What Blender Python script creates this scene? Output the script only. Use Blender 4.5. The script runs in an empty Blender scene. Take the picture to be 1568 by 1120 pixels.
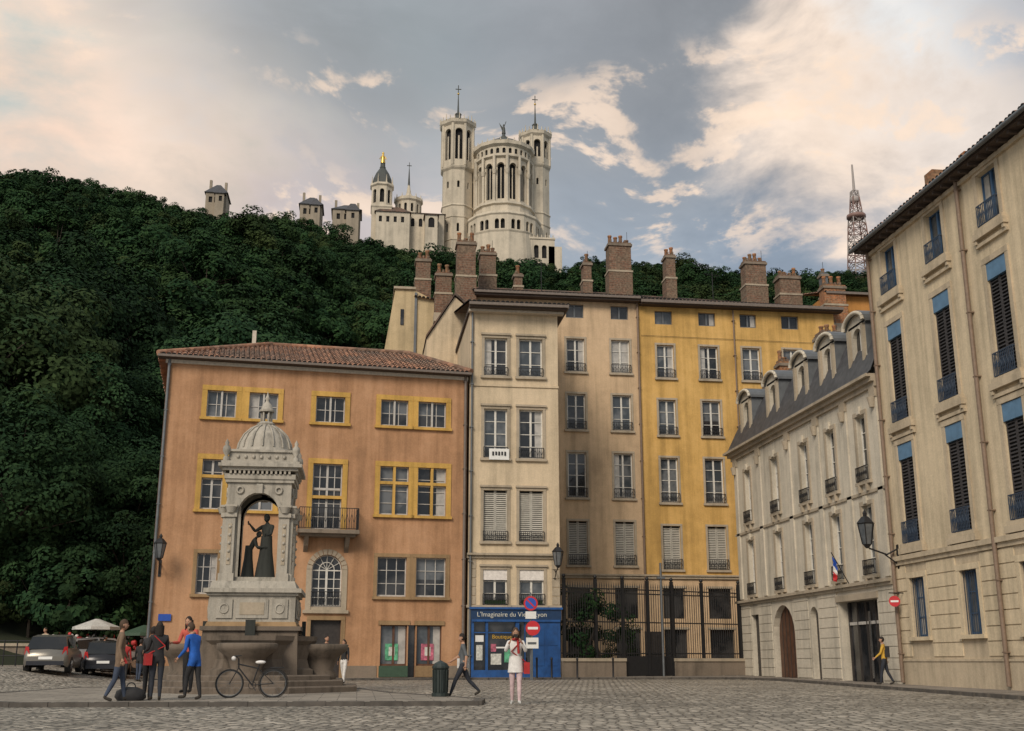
import bpy, bmesh, math, random
import numpy as np
from mathutils import Vector, Matrix
random.seed(7); rng=np.random.default_rng(7)
scene=bpy.context.scene
def V(*a): return Vector(a)
# ------------------------------------------------------------------ materials
M={}
def newmat(name):
    m=bpy.data.materials.new(name); m.use_nodes=True; nt=m.node_tree
    b=nt.nodes["Principled BSDF"]; M[name]=m
    return m,nt,b
def nd(nt,t,**k):
    n=nt.nodes.new(t)
    for a,v in k.items(): setattr(n,a,v)
    return n
def lk(nt,a,b): nt.links.new(a,b)
def noise(nt,vec,scale,detail=4,rough=.55,stretch=None):
    if stretch:
        mp=nd(nt,"ShaderNodeMapping"); mp.inputs["Scale"].default_value=stretch; lk(nt,vec,mp.inputs[0]); vec=mp.outputs[0]
    n=nd(nt,"ShaderNodeTexNoise"); n.inputs["Scale"].default_value=scale; n.inputs["Detail"].default_value=detail; n.inputs["Roughness"].default_value=rough
    lk(nt,vec,n.inputs["Vector"]); return n.outputs[0]
def mrange(nt,x,a,b,c,d,smooth=False):
    n=nd(nt,"ShaderNodeMapRange"); n.inputs[1].default_value=a;n.inputs[2].default_value=b;n.inputs[3].default_value=c;n.inputs[4].default_value=d
    if smooth: n.interpolation_type="SMOOTHSTEP"
    lk(nt,x,n.inputs[0]); return n.outputs[0]
def mul(nt,a,b,op="MULTIPLY"):
    n=nd(nt,"ShaderNodeMath",operation=op)
    for i,x in enumerate((a,b)):
        if isinstance(x,(int,float)): n.inputs[i].default_value=x
        else: lk(nt,x,n.inputs[i])
    return n.outputs[0]
def vscale(nt,col,f):
    n=nd(nt,"ShaderNodeVectorMath",operation="SCALE")
    if isinstance(col,tuple): n.inputs[0].default_value=col[:3]
    else: lk(nt,col,n.inputs[0])
    if isinstance(f,(int,float)): n.inputs["Scale"].default_value=f
    else: lk(nt,f,n.inputs["Scale"])
    return n.outputs[0]
def mixc(nt,f,a,b,blend="MIX"):
    n=nd(nt,"ShaderNodeMix",data_type="RGBA",blend_type=blend)
    if isinstance(f,(int,float)): n.inputs[0].default_value=f
    else: lk(nt,f,n.inputs[0])
    for i,x in ((6,a),(7,b)):
        if isinstance(x,tuple): n.inputs[i].default_value=(x[0],x[1],x[2],1)
        else: lk(nt,x,n.inputs[i])
    return n.outputs[2]
def bump(nt,b,h,s,dist=.02):
    n=nd(nt,"ShaderNodeBump"); n.inputs["Strength"].default_value=s; n.inputs["Distance"].default_value=dist
    lk(nt,h,n.inputs["Height"]); lk(nt,n.outputs[0],b.inputs["Normal"])
def plaster(name,col,stain=.35,dirt=(.30,.24,.18),rough=.9,bs=.35,streak=.3,scale=1.0):
    m,nt,b=newmat(name); tc=nd(nt,"ShaderNodeTexCoord").outputs["Object"]
    n1=noise(nt,tc,.45*scale,6,.65); n2=noise(nt,tc,1.0*scale,5,.62,(2.2,2.2,.13)); n3=noise(nt,tc,14*scale,3); n4=noise(nt,tc,2.6*scale,4,.6)
    f=mul(nt,mrange(nt,n1,.32,.68,1-stain*.75,1.08),mrange(nt,n2,.36,.66,1-streak,1.05))
    f=mul(nt,mul(nt,f,mrange(nt,n3,.3,.7,.91,1.07)),mrange(nt,n4,.3,.7,.92,1.06))
    c=vscale(nt,col,f)
    d=mrange(nt,mul(nt,n1,n2),.23,.38,0,stain)
    c=mixc(nt,d,c,dirt)
    lk(nt,c,b.inputs["Base Color"]); b.inputs["Roughness"].default_value=rough
    bump(nt,b,n3,bs); return m
def simple(name,col,rough=.6,metal=0,var=.15,scale=8,bs=.1,spec=None):
    m,nt,b=newmat(name); tc=nd(nt,"ShaderNodeTexCoord").outputs["Object"]
    n=noise(nt,tc,scale,3); c=vscale(nt,col,mrange(nt,n,.3,.7,1-var,1+var))
    lk(nt,c,b.inputs["Base Color"]); b.inputs["Roughness"].default_value=rough; b.inputs["Metallic"].default_value=metal
    if spec is not None: b.inputs["Specular IOR Level"].default_value=spec
    if bs: bump(nt,b,n,bs)
    return m
plaster("pink_plaster",(.54,.295,.155),.34,(.40,.26,.17))
plaster("cream_plaster",(.72,.585,.405),.30,(.42,.33,.24))
plaster("beige_plaster",(.69,.50,.315),.34,(.42,.31,.21))
plaster("yellow_plaster",(.72,.44,.135),.34,(.54,.36,.16))
plaster("gable_plaster",(.66,.52,.31),.3,(.38,.30,.20))
plaster("orange_plaster",(.58,.27,.07),.3,(.36,.19,.09))
plaster("white_stone",(.72,.655,.535),.36,(.36,.31,.25))
plaster("near_plaster",(.74,.61,.42),.26,(.46,.37,.26))
plaster("near_stone",(.63,.52,.37),.36,(.36,.29,.21))
plaster("trim_stone",(.52,.44,.33),.4,(.23,.18,.14))
plaster("old_stone",(.32,.26,.20),.5,(.13,.10,.08),streak=.4)
plaster("basilica_stone",(.70,.62,.49),.38,(.42,.35,.27),scale=.25,bs=0)
plaster("house_stone",(.40,.34,.26),.3,(.22,.18,.14),scale=.25,bs=0)  # darker stone colour of the hilltop house walls and chimneys
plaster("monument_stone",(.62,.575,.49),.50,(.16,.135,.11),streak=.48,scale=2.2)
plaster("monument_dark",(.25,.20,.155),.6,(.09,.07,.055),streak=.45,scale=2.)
plaster("bronze_stone",(.045,.05,.045),.4,(.02,.02,.018),scale=4)
plaster("ochre_frame",(.66,.40,.10),.25,(.46,.28,.11))
plaster("brown_frame",(.38,.25,.13),.3,(.22,.15,.09))
def brick(name,c1,c2,mo,sc=1.0):
    m,nt,b=newmat(name); tc=nd(nt,"ShaderNodeTexCoord").outputs["Object"]
    mp=nd(nt,"ShaderNodeMapping"); mp.inputs["Rotation"].default_value=(math.pi/2,0,0); lk(nt,tc,mp.inputs[0])
    n1=noise(nt,tc,1.6,5); n2=noise(nt,tc,9,3)
    br=nd(nt,"ShaderNodeTexBrick"); br.inputs["Scale"].default_value=sc; br.inputs["Brick Width"].default_value=.42; br.inputs["Row Height"].default_value=.15; br.inputs["Mortar Size"].default_value=.018
    br.inputs[1].default_value=(*c1,1); br.inputs[2].default_value=(*c2,1); br.inputs[3].default_value=(*mo,1); lk(nt,mp.outputs[0],br.inputs[0])
    c=mixc(nt,mrange(nt,n1,.40,.60,0,.9),br.outputs[0],(mo[0]*.9,mo[1]*.85,mo[2]*.8)); c=vscale(nt,c,mrange(nt,n2,.3,.7,.5,1.3))
    lk(nt,c,b.inputs["Base Color"]); b.inputs["Roughness"].default_value=.95; bump(nt,b,n2,.6,.03)
brick("chimney_brick",(.15,.08,.052),(.22,.12,.078),(.20,.155,.115))
brick("orange_brick",(.40,.16,.065),(.33,.14,.065),(.28,.18,.11))
def tiles_mat(name,c1,c2,c3):
    m,nt,b=newmat(name); tc=nd(nt,"ShaderNodeTexCoord").outputs["Object"]
    vo=nd(nt,"ShaderNodeTexVoronoi"); vo.inputs["Scale"].default_value=3.2; lk(nt,tc,vo.inputs["Vector"])
    s=nd(nt,"ShaderNodeSeparateColor"); lk(nt,vo.outputs["Color"],s.inputs[0])
    n1=noise(nt,tc,.5,5); c=mixc(nt,s.outputs[0],c1,c2); c=mixc(nt,mrange(nt,n1,.42,.62,0,.85),c,c3)
    c=vscale(nt,c,mrange(nt,s.outputs[1],0,1,.6,1.35)); lk(nt,c,b.inputs["Base Color"]); b.inputs["Roughness"].default_value=.9
    bump(nt,b,noise(nt,tc,12,3),.4)
tiles_mat("red_tiles",(.36,.18,.105),(.27,.14,.09),(.17,.12,.09))
tiles_mat("dark_tiles",(.17,.095,.065),(.12,.08,.06),(.08,.065,.055))
simple("slate",(.06,.06,.066),.6,var=.35,scale=3)
simple("zinc",(.14,.15,.16),.45,.3,scale=3)
simple("gutter",(.16,.13,.11),.6)
simple("drainpipe",(.20,.14,.10),.6)
simple("gutter_white",(.52,.46,.38),.6)
simple("wood_fascia",(.07,.05,.04),.8)
simple("frame_white",(.62,.60,.55),.5,bs=0)
simple("frame_grey",(.46,.44,.41),.5,bs=0)
simple("frame_blue",(.04,.10,.20),.5,bs=0)
simple("iron",(.018,.018,.02),.55,.2,bs=0)
simple("iron_blue",(.03,.05,.085),.5,bs=0)
simple("louver",(.04,.037,.04),.6,scale=4)
simple("louver_grey",(.44,.42,.37),.7,scale=4)
simple("blind_blue",(.10,.20,.32),.6,scale=3)
simple("shop_blue",(.012,.075,.25),.45,var=.25,scale=3,bs=.05)
simple("shop_sign_blue",(.008,.035,.10),.4)
simple("door_brown",(.10,.045,.025),.5,var=.3,scale=5)
simple("door_dark",(.035,.03,.028),.5,var=.3)
simple("dark_inside",(.012,.012,.013),.9,bs=0)
simple("gold",(.6,.40,.10),.35,.8)
simple("copper_dark",(.06,.065,.06),.6)
simple("sign_red",(.50,.02,.025),.35,bs=0,var=.05)
simple("sign_blue",(.02,.08,.40),.35,bs=0,var=.05)
simple("sign_white",(.75,.75,.73),.4,bs=0,var=.05)
simple("rubber",(.015,.015,.015),.8,bs=0)
simple("chrome",(.5,.5,.5),.25,.9,bs=0)
simple("car_grey",(.22,.205,.18),.3,.5,bs=0,var=.05)
simple("car_dark",(.03,.03,.035),.25,.3,bs=0,var=.05)
simple("car_silver",(.35,.36,.37),.3,.5,bs=0,var=.05)
simple("lamp_red",(.4,.01,.01),.3,bs=0)
simple("poster_a",(.10,.35,.20),.5,var=.6,scale=5)
simple("poster_b",(.45,.12,.18),.5,var=.6,scale=5)
simple("poster_c",(.55,.55,.50),.5,var=.3,scale=9)
simple("bin_green",(.02,.03,.028),.5)
simple("flower_red",(.5,.05,.05),.7,var=.5,scale=12); simple("flower_white",(.7,.66,.62),.7); 
simple("awning_white",(.5,.5,.47),.7); simple("awning_green",(.04,.08,.05),.7)
simple("pipe_tower",(.34,.30,.28),.6); simple("tower_red",(.22,.13,.11),.6)
def glassmat(name,c1,c2,fac_lo,fac_hi,rough=.08,sc=.9):
    m,nt,b=newmat(name); tc=nd(nt,"ShaderNodeTexCoord").outputs["Object"]
    n=noise(nt,tc,sc,3); c=mixc(nt,mrange(nt,n,fac_lo,fac_hi,0,1),c1,c2); lk(nt,c,b.inputs["Base Color"])
    b.inputs["Roughness"].default_value=rough; b.inputs["Specular IOR Level"].default_value=.6
    bump(nt,b,noise(nt,tc,1.2,2),.10,.05)
glassmat("glass_dark",(.012,.014,.017),(.05,.05,.052),.45,.6)
glassmat("glass_mid",(.05,.06,.07),(.14,.15,.16),.45,.6)
glassmat("glass_curtain",(.34,.33,.31),(.46,.44,.41),.4,.6,.25,2.5)
glassmat("car_glass",(.01,.012,.014),(.02,.02,.02),.4,.6)
# cobbles
m,nt,b=newmat("cobblestones"); tc=nd(nt,"ShaderNodeTexCoord").outputs["Object"]
mp=nd(nt,"ShaderNodeMapping"); mp.inputs["Rotation"].default_value=(0,0,.25); mp.inputs["Scale"].default_value=(1,.8,1); lk(nt,tc,mp.inputs[0])
ve=nd(nt,"ShaderNodeTexVoronoi",feature="DISTANCE_TO_EDGE"); ve.inputs["Scale"].default_value=4.6; ve.inputs["Randomness"].default_value=.6; lk(nt,mp.outputs[0],ve.inputs["Vector"])
vc=nd(nt,"ShaderNodeTexVoronoi"); vc.inputs["Scale"].default_value=4.6; vc.inputs["Randomness"].default_value=.6; lk(nt,mp.outputs[0],vc.inputs["Vector"])
sp=nd(nt,"ShaderNodeSeparateColor"); lk(nt,vc.outputs["Color"],sp.inputs[0])
big=noise(nt,tc,.22,6,.65); 
c=mixc(nt,sp.outputs[0],(.24,.215,.175),(.54,.48,.40)); c=vscale(nt,c,mrange(nt,big,.3,.7,.6,1.2))
j=mrange(nt,ve.outputs["Distance"],.0,.12,0,1); c=mixc(nt,j,(.045,.038,.03),c)
lk(nt,c,b.inputs["Base Color"]); b.inputs["Roughness"].default_value=.58
bump(nt,b,mrange(nt,ve.outputs["Distance"],0,.3,0,1),1.0,.06)
def slabmat(name,c1,c2,sc):
    m,nt,b=newmat(name); tc=nd(nt,"ShaderNodeTexCoord").outputs["Object"]
    br=nd(nt,"ShaderNodeTexBrick"); br.inputs["Scale"].default_value=sc; br.inputs["Brick Width"].default_value=.9; br.inputs["Row Height"].default_value=.5; br.inputs["Mortar Size"].default_value=.012
    br.inputs[1].default_value=(*c1,1); br.inputs[2].default_value=(*c2,1); br.inputs[3].default_value=(.05,.045,.04,1); lk(nt,tc,br.inputs[0])
    n=noise(nt,tc,1.1,6); c=vscale(nt,br.outputs[0],mrange(nt,n,.3,.7,.65,1.2)); lk(nt,c,b.inputs["Base Color"]); b.inputs["Roughness"].default_value=.8
    bump(nt,b,noise(nt,tc,20,3),.3)
slabmat("paving",(.24,.21,.175),(.32,.28,.23),1.0)
simple("kerb_stone",(.085,.075,.065),.8,var=.3,scale=3)
slabmat("sidewalk_asphalt",(.22,.19,.16),(.26,.225,.19),.6)
# hill & leaves
m,nt,b=newmat("hill_soil"); tc=nd(nt,"ShaderNodeTexCoord").outputs["Object"]
c=mixc(nt,noise(nt,tc,.2,5),(.010,.016,.007),(.022,.028,.011)); lk(nt,c,b.inputs["Base Color"]); b.inputs["Roughness"].default_value=1
def leafmat(name,dark,light,warm):
    m,nt,b=newmat(name)
    at=nd(nt,"ShaderNodeAttribute",attribute_name="shade").outputs["Fac"]
    oi=nd(nt,"ShaderNodeObjectInfo").outputs["Random"]
    c=mixc(nt,at,dark,light); c=mixc(nt,mrange(nt,oi,.7,1,0,.6),c,warm); c=vscale(nt,c,mrange(nt,mul(nt,mul(nt,oi,7.3),1.0,"MODULO"),0,1,.6,1.3))
    lk(nt,c,b.inputs["Base Color"]); b.inputs["Roughness"].default_value=.85; b.inputs["Specular IOR Level"].default_value=.08
leafmat("leaves",(.012,.034,.014),(.033,.066,.022),(.055,.066,.020))
leafmat("leaves_near",(.011,.030,.014),(.034,.068,.026),(.050,.064,.022))
simple("bark",(.05,.04,.03),.9,var=.3)
# people
for n_,c_ in dict(skin=(.42,.24,.16),hair_dark=(.018,.012,.009),hair_brown=(.06,.035,.02),jacket_brown=(.17,.115,.075),jeans=(.04,.055,.09),denim_dark=(.02,.024,.035),
    top_black=(.02,.02,.022),top_red=(.50,.10,.07),jacket_blue=(.012,.10,.42),top_grey=(.10,.11,.12),white_cloth=(.68,.66,.64),pink_cloth=(.55,.41,.42),bag_red=(.35,.02,.02),
    yellow_cloth=(.55,.33,.04),shoe=(.03,.025,.02),shoe_white=(.5,.5,.48),tan_cloth=(.45,.38,.28)).items():
    simple(n_,c_,.8,var=.18,scale=9,bs=.15)

# ------------------------------------------------------------------ mesh builder
class Fr:
    def __init__(s,o,u,n): s.o=Vector(o); s.u=Vector(u).normalized(); s.n=Vector(n).normalized()
    def p(s,u,d,z): q=s.o+s.u*u+s.n*d; return (q.x,q.y,q.z+z)
class MB:
    def __init__(s): s.v=[];s.f=[];s.m=[];s.sm=[];s.mats=[]
    def mi(s,n):
        if n not in s.mats: s.mats.append(n)
        return s.mats.index(n)
    def face(s,pts,mat,sm=False):
        i=len(s.v); s.v+= [tuple(p) for p in pts]; s.f.append(tuple(range(i,i+len(pts)))); s.m.append(s.mi(mat)); s.sm.append(sm)
    def mesh(s,vs,fs,mat,sm=False):
        i=len(s.v); s.v+=[tuple(p) for p in vs]; k=s.mi(mat)
        for f in fs: s.f.append(tuple(i+a for a in f)); s.m.append(k); s.sm.append(sm)
    def hexa(s,p,mat): s.mesh(p,[(0,3,2,1),(4,5,6,7),(0,1,5,4),(1,2,6,5),(2,3,7,6),(3,0,4,7)],mat)
    def fb(s,fr,u0,u1,d0,d1,z0,z1,mat):
        P=fr.p; s.hexa([P(u0,d0,z0),P(u1,d0,z0),P(u1,d1,z0),P(u0,d1,z0),P(u0,d0,z1),P(u1,d0,z1),P(u1,d1,z1),P(u0,d1,z1)],mat)
    def box(s,x0,x1,y0,y1,z0,z1,mat): s.fb(Fr((0,0,0),(1,0,0),(0,1,0)),x0,x1,y0,y1,z0,z1,mat)
    def tube(s,p0,p1,r0,mat,r1=None,n=6,sm=True):
        r1=r0 if r1 is None else r1; a=Vector(p0);b_=Vector(p1);d=b_-a
        if d.length<1e-6:return
        d.normalize(); x=d.orthogonal().normalized(); y=d.cross(x); vs=[]
        for c_,r in ((a,r0),(b_,r1)):
            for i in range(n):
                t=2*math.pi*i/n; vs.append(c_+x*(r*math.cos(t))+y*(r*math.sin(t)))
        s.mesh(vs,[(i,(i+1)%n,n+(i+1)%n,n+i) for i in range(n)],mat,sm)
        s.mesh(vs[:n],[tuple(range(n))[::-1]],mat); s.mesh(vs[n:],[tuple(range(n))],mat)
    def path(s,pts,r,mat,n=6):
        for a,b_ in zip(pts[:-1],pts[1:]): s.tube(a,b_,r,mat,n=n)
    def lathe(s,c,prof,mat,n=16,sm=True,rot=0,sx=1,sy=1,a0=0,a1=2*math.pi):
        vs=[];full=abs(a1-a0-2*math.pi)<1e-6; k=n if full else n+1
        for r,z in prof:
            for i in range(k):
                t=a0+rot+(a1-a0)*i/n; vs.append((c[0]+r*sx*math.cos(t),c[1]+r*sy*math.sin(t),c[2]+z))
        fs=[]
        for j in range(len(prof)-1):
            for i in range(n):
                i2=(i+1)%k; fs.append((j*k+i,j*k+i2,(j+1)*k+i2,(j+1)*k+i))
        s.mesh(vs,fs,mat,sm)
    def ball(s,c,r,mat,sx=1,sy=1,sz=1,n=10):
        pr=[(r*math.sin(math.pi*i/(n//2+2)),-r*math.cos(math.pi*i/(n//2+2))*sz) for i in range(n//2+3)]
        s.lathe(c,pr,mat,n=n,sx=sx,sy=sy)
    def torus(s,c,ax_u,ax_v,R,r,mat,n=24,k=6):
        U=Vector(ax_u).normalized();W=Vector(ax_v).normalized();N=U.cross(W);vs=[];C=Vector(c)
        for i in range(n):
            t=2*math.pi*i/n; d=U*math.cos(t)+W*math.sin(t)
            for j in range(k):
                q=2*math.pi*j/k; vs.append(C+d*(R+r*math.cos(q))+N*(r*math.sin(q)))
        s.mesh(vs,[(i*k+j,((i+1)%n)*k+j,((i+1)%n)*k+(j+1)%k,i*k+(j+1)%k) for i in range(n) for j in range(k)],mat,True)
    def make(s,name,parent=None):
        me=bpy.data.meshes.new(name); me.from_pydata(s.v,[],s.f)
        for n in s.mats: me.materials.append(M[n])
        me.polygons.foreach_set("material_index",s.m); me.polygons.foreach_set("use_smooth",s.sm); me.update()
        o=bpy.data.objects.new(name,me); scene.collection.objects.link(o)
        if parent is not None:
            o.parent=parent; o.matrix_parent_inverse=Matrix.Translation(-Vector(parent.location))
        return o
class Thing:
    """an Empty at the object's place with named child parts"""
    def __init__(s,name,loc): s.name=name;s.loc=Vector(loc);s.parts={}
    def __getitem__(s,k):
        if k not in s.parts: s.parts[k]=MB()
        return s.parts[k]
    def done(s):
        e=bpy.data.objects.new(s.name,None); e.location=s.loc; e.empty_display_size=.5; scene.collection.objects.link(e)
        for k,mb in s.parts.items():
            if mb.f: mb.make(k,e)
        return e
def gz(x,y):
    a=min(max((-x-9)/6,0),1); a=a*a*(3-2*a); c=min(max((y-36)/14,0),1); c=c*c*(3-2*c)
    return .006*y+.6*a*c
# ------------------------------------------------------------------ facade helpers
def facade(mb,fr,u0,u1,z0,z1,holes,mat,rev=.25,rmat=None):
    rmat=rmat or mat; us=sorted({u0,u1}|{h[0] for h in holes}|{h[1] for h in holes}); zs=sorted({z0,z1}|{h[2] for h in holes}|{h[3] for h in holes})
    us=[u for u in us if u0<=u<=u1]; zs=[z for z in zs if z0<=z<=z1]; P=fr.p
    for a,b_ in zip(us[:-1],us[1:]):
        for c_,d in zip(zs[:-1],zs[1:]):
            cu,cz=(a+b_)/2,(c_+d)/2
            if any(h[0]<cu<h[1] and h[2]<cz<h[3] for h in holes): continue
            mb.face([P(a,0,c_),P(b_,0,c_),P(b_,0,d),P(a,0,d)],mat)
    for h in holes:
        a,b_,c_,d=h[:4]; arch=len(h)>4 and h[4]; top=d
        if arch:
            r=(b_-a)/2; sp=d-r; top=sp; N=10; cx=(a+b_)/2
            ar=[(cx-r*math.cos(math.pi*i/N),sp+r*math.sin(math.pi*i/N)) for i in range(N+1)]
            for (x0,y0),(x1,y1) in zip(ar[:-1],ar[1:]):
                mb.face([P(x0,0,y0),P(x1,0,y1),P(x1,0,d),P(x0,0,d)],mat); mb.face([P(x0,0,y0),P(x1,0,y1),P(x1,-rev,y1),P(x0,-rev,y0)],rmat)
        else: mb.face([P(a,0,d),P(b_,0,d),P(b_,-rev,d),P(a,-rev,d)],rmat)
        mb.face([P(a,0,c_),P(b_,0,c_),P(b_,-rev,c_),P(a,-rev,c_)],rmat)
        mb.face([P(a,0,c_),P(a,-rev,c_),P(a,-rev,top),P(a,0,top)],rmat); mb.face([P(b_,0,c_),P(b_,-rev,c_),P(b_,-rev,top),P(b_,0,top)],rmat)
def rail(mb,fr,u0,u1,z0,z1,d,mat="iron",sp=.13,ends=True,orn=True):
    mb.fb(fr,u0,u1,d,d+.03,z1-.035,z1,mat); mb.fb(fr,u0,u1,d,d+.03,z0,z0+.03,mat)
    n=max(2,int((u1-u0)/sp))
    for i in range(n+1):
        u=u0+(u1-u0)*i/n; mb.fb(fr,u-.011,u+.011,d+.004,d+.026,z0+.03,z1-.035,mat)
    if orn:
        h=z1-z0; zc=z0+h*.5
        for i in range(n):
            a=u0+(u1-u0)*i/n; b_=u0+(u1-u0)*(i+1)/n; s=1 if i%2 else -1
            mb.tube(fr.p(a,d+.015,zc-s*h*.22),fr.p(b_,d+.015,zc+s*h*.22),.012,mat,n=4)
    if ends and d>.06:
        for u in (u0,u1-.03): mb.fb(fr,u,u+.03,0,d,z1-.035,z1,mat); mb.fb(fr,u,u+.03,0,d,z0,z0+.03,mat)
def win(T,fr,u0,u1,z0,z1,nv=2,nh=3,fm="frame_white",dep=.2,glass=None,arch=False,transom=0,fw=.055):
    W_=T["windows"]; glass=glass or random.choice(["glass_dark"]*5+["glass_mid"]*3+["glass_curtain"]); P=fr.p
    r=(u1-u0)/2; top=z1-r if arch else z1
    W_.face([P(u0,-dep,z0),P(u1,-dep,z0),P(u1,-dep,z1),P(u0,-dep,z1)],glass)
    a,b_=-dep+.004,-dep+.055
    if not arch and random.random()<.5:   # net curtain seen behind part of the panes
        q=random.random(); w=(u1-u0)
        ca,cb=((u0+.02,u0+w*.32) if q<.3 else ((u1-w*.32,u1-.02) if q<.6 else (u0+.02,u1-.02))); cz=z0+.02 if q<.8 else z0+(z1-z0)*.45
        W_.face([P(ca,-dep+.002,cz),P(cb,-dep+.002,cz),P(cb,-dep+.002,z1-.02),P(ca,-dep+.002,z1-.02)],"glass_curtain" if q<.6 else "glass_mid")
    W_.fb(fr,u0,u0+fw,a,b_,z0,top,fm); W_.fb(fr,u1-fw,u1,a,b_,z0,top,fm); W_.fb(fr,u0+fw,u1-fw,a,b_,z0,z0+fw*1.6,fm); W_.fb(fr,u0+fw,u1-fw,a,b_,top-fw,top,fm)
    zt=top-fw; zb=z0+fw*1.6
    if transom: W_.fb(fr,u0+fw,u1-fw,a,b_+.02,z0+(top-z0)*transom-.05,z0+(top-z0)*transom+.05,fm)
    for i in range(1,nv):
        u=u0+(u1-u0)*i/nv; w=.05 if (nv%2==0 and i==nv//2) else .02; W_.fb(fr,u-w,u+w,a,b_+(.01 if w>.03 else -.01),zb,zt,fm)
    for j in range(1,nh):
        z=z0+(top-z0)*j/nh; W_.fb(fr,u0+fw,u1-fw,a,b_-.015,z-.017,z+.017,fm)
    if arch:
        cx=(u0+u1)/2; N=10
        for i in range(N):
            t0,t1=math.pi*i/N,math.pi*(i+1)/N
            for rr in (r-.03,r*.5): W_.tube(P(cx-rr*math.cos(t0),a+.03,top+rr*math.sin(t0)),P(cx-rr*math.cos(t1),a+.03,top+rr*math.sin(t1)),.03,fm,n=4)
        for i in range(1,6):
            t=math.pi*i/6; W_.tube(P(cx,a+.03,top),P(cx-r*math.cos(t),a+.03,top+r*math.sin(t)),.02,fm,n=4)
def surround(mb,fr,u0,u1,z0,z1,w,mat,d=.045,sill=True,top=True):
    mb.fb(fr,u0-w,u0,0.0,d,z0,z1,mat); mb.fb(fr,u1,u1+w,0.0,d,z0,z1,mat)
    if top: mb.fb(fr,u0-w,u1+w,0.0,d+.01,z1,z1+w,mat)
    if sill: mb.fb(fr,u0-w-.05,u1+w+.05,-.02,d+.09,z0-.13,z0,mat)
def louvers(mb,fr,u0,u1,z0,z1,mat,d=-.06,sp=.13):
    mb.fb(fr,u0,u1,d-.03,d-.012,z0,z1,"dark_inside"); mb.fb(fr,u0,u0+.05,d,d+.05,z0,z1,mat); mb.fb(fr,u1-.05,u1,d,d+.05,z0,z1,mat)
    z=z0+.03; P=fr.p
    while z<z1-.09:
        mb.hexa([P(u0+.05,d,z+.05),P(u1-.05,d,z+.05),P(u1-.05,d+.05,z),P(u0+.05,d+.05,z),P(u0+.05,d,z+.075),P(u1-.05,d,z+.075),P(u1-.05,d+.05,z+.025),P(u0+.05,d+.05,z+.025)],mat); z+=sp
def tiles(mb,e0,e1,r0,r1,mat,sp=.24,rad=.10,seg=.5):
    e0,e1,r0,r1=map(Vector,(e0,e1,r0,r1)); E=(e1-e0); L=E.length; E.normalize()
    a=(r0-e0).dot(E); b_=(e1-r1).dot(E); up=(r0-e0)-E*a; S=up.length; up.normalize(); N=E.cross(up).normalized()
    if N.z<0:N=-N
    mb.face([e0,e1,r1,r0],mat)
    n=int(L/sp)
    for i in range(n+1):
        s=L*i/n; k=1.0
        if a>0.01: k=min(k,s/a)
        if b_>0.01: k=min(k,(L-s)/b_)
        ln=S*k
        if ln<.15: continue
        c0=e0+E*s; m=max(1,int(ln/seg)); jit=random.uniform(-.015,.015)
        for j in range(m):
            q0=c0+up*(ln*j/m-.04+random.uniform(-.03,.03))+E*jit; q1=c0+up*(ln*(j+1)/m)+E*random.uniform(-.01,.01); ra=rad*1.06; rb=rad*.88; vs=[]
            for q,r,h in ((q0,ra,.02),(q1,rb,0)):
                for t in (0,50,90,130,180):
                    t=math.radians(t); vs.append(q-E*(r*math.cos(t))+N*(r*.8*math.sin(t)+h))
            mb.mesh(vs,[(i_,i_+1,i_+6,i_+5) for i_ in range(4)],mat,True); mb.mesh(vs[:5],[(0,1,2,3,4)],"dark_inside")
def chimney(name,x0,x1,y0,y1,z0,z1,mat="chimney_brick",pots=2,potmat="orange_brick"):
    T=Thing(name,((x0+x1)/2,(y0+y1)/2,z0)); B=T["stack"]; w=x1-x0
    zm=z0+(z1-z0)*.5; B.box(x0-.05,x1+.05,y0-.05,y1+.05,z0,zm,mat); B.box(x0-.09,x1+.09,y0-.09,y1+.09,zm,zm+.12,"trim_stone"); B.box(x0,x1,y0,y1,zm+.12,z1-.25,mat)
    B.box(x0-.08,x1+.08,y0-.08,y1+.08,z1-.25,z1-.1,"old_stone"); B.box(x0-.02,x1+.02,y0-.02,y1+.02,z1-.1,z1,mat)
    B.box(x0-.1,x1+.1,y0-.1,y1+.1,z0-.3,z0+.25,"trim_stone")
    k=x0+.12
    while k<x1-.1: B.box(k-.06,k+.06,y0-.03,y1+.03,z1,z1+.16,"chimney_brick"); k+=.32
    for i in range(pots):
        cx=x0+w*(i+.5)/pots+random.uniform(-.05,.05); h=random.uniform(.3,.7); T["pots"].lathe((cx,(y0+y1)/2,z1),[(.13,0),(.11,h*.8),(.14,h*.85),(.14,h),(.09,h),(.09,h*.5)],potmat,n=8)
    if random.random()<.5: T["pots"].path([(x1-.2,y0+.2,z1),(x1-.2,y0+.2,z1+.8)],.015,"iron",4)
    T.done()
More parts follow.
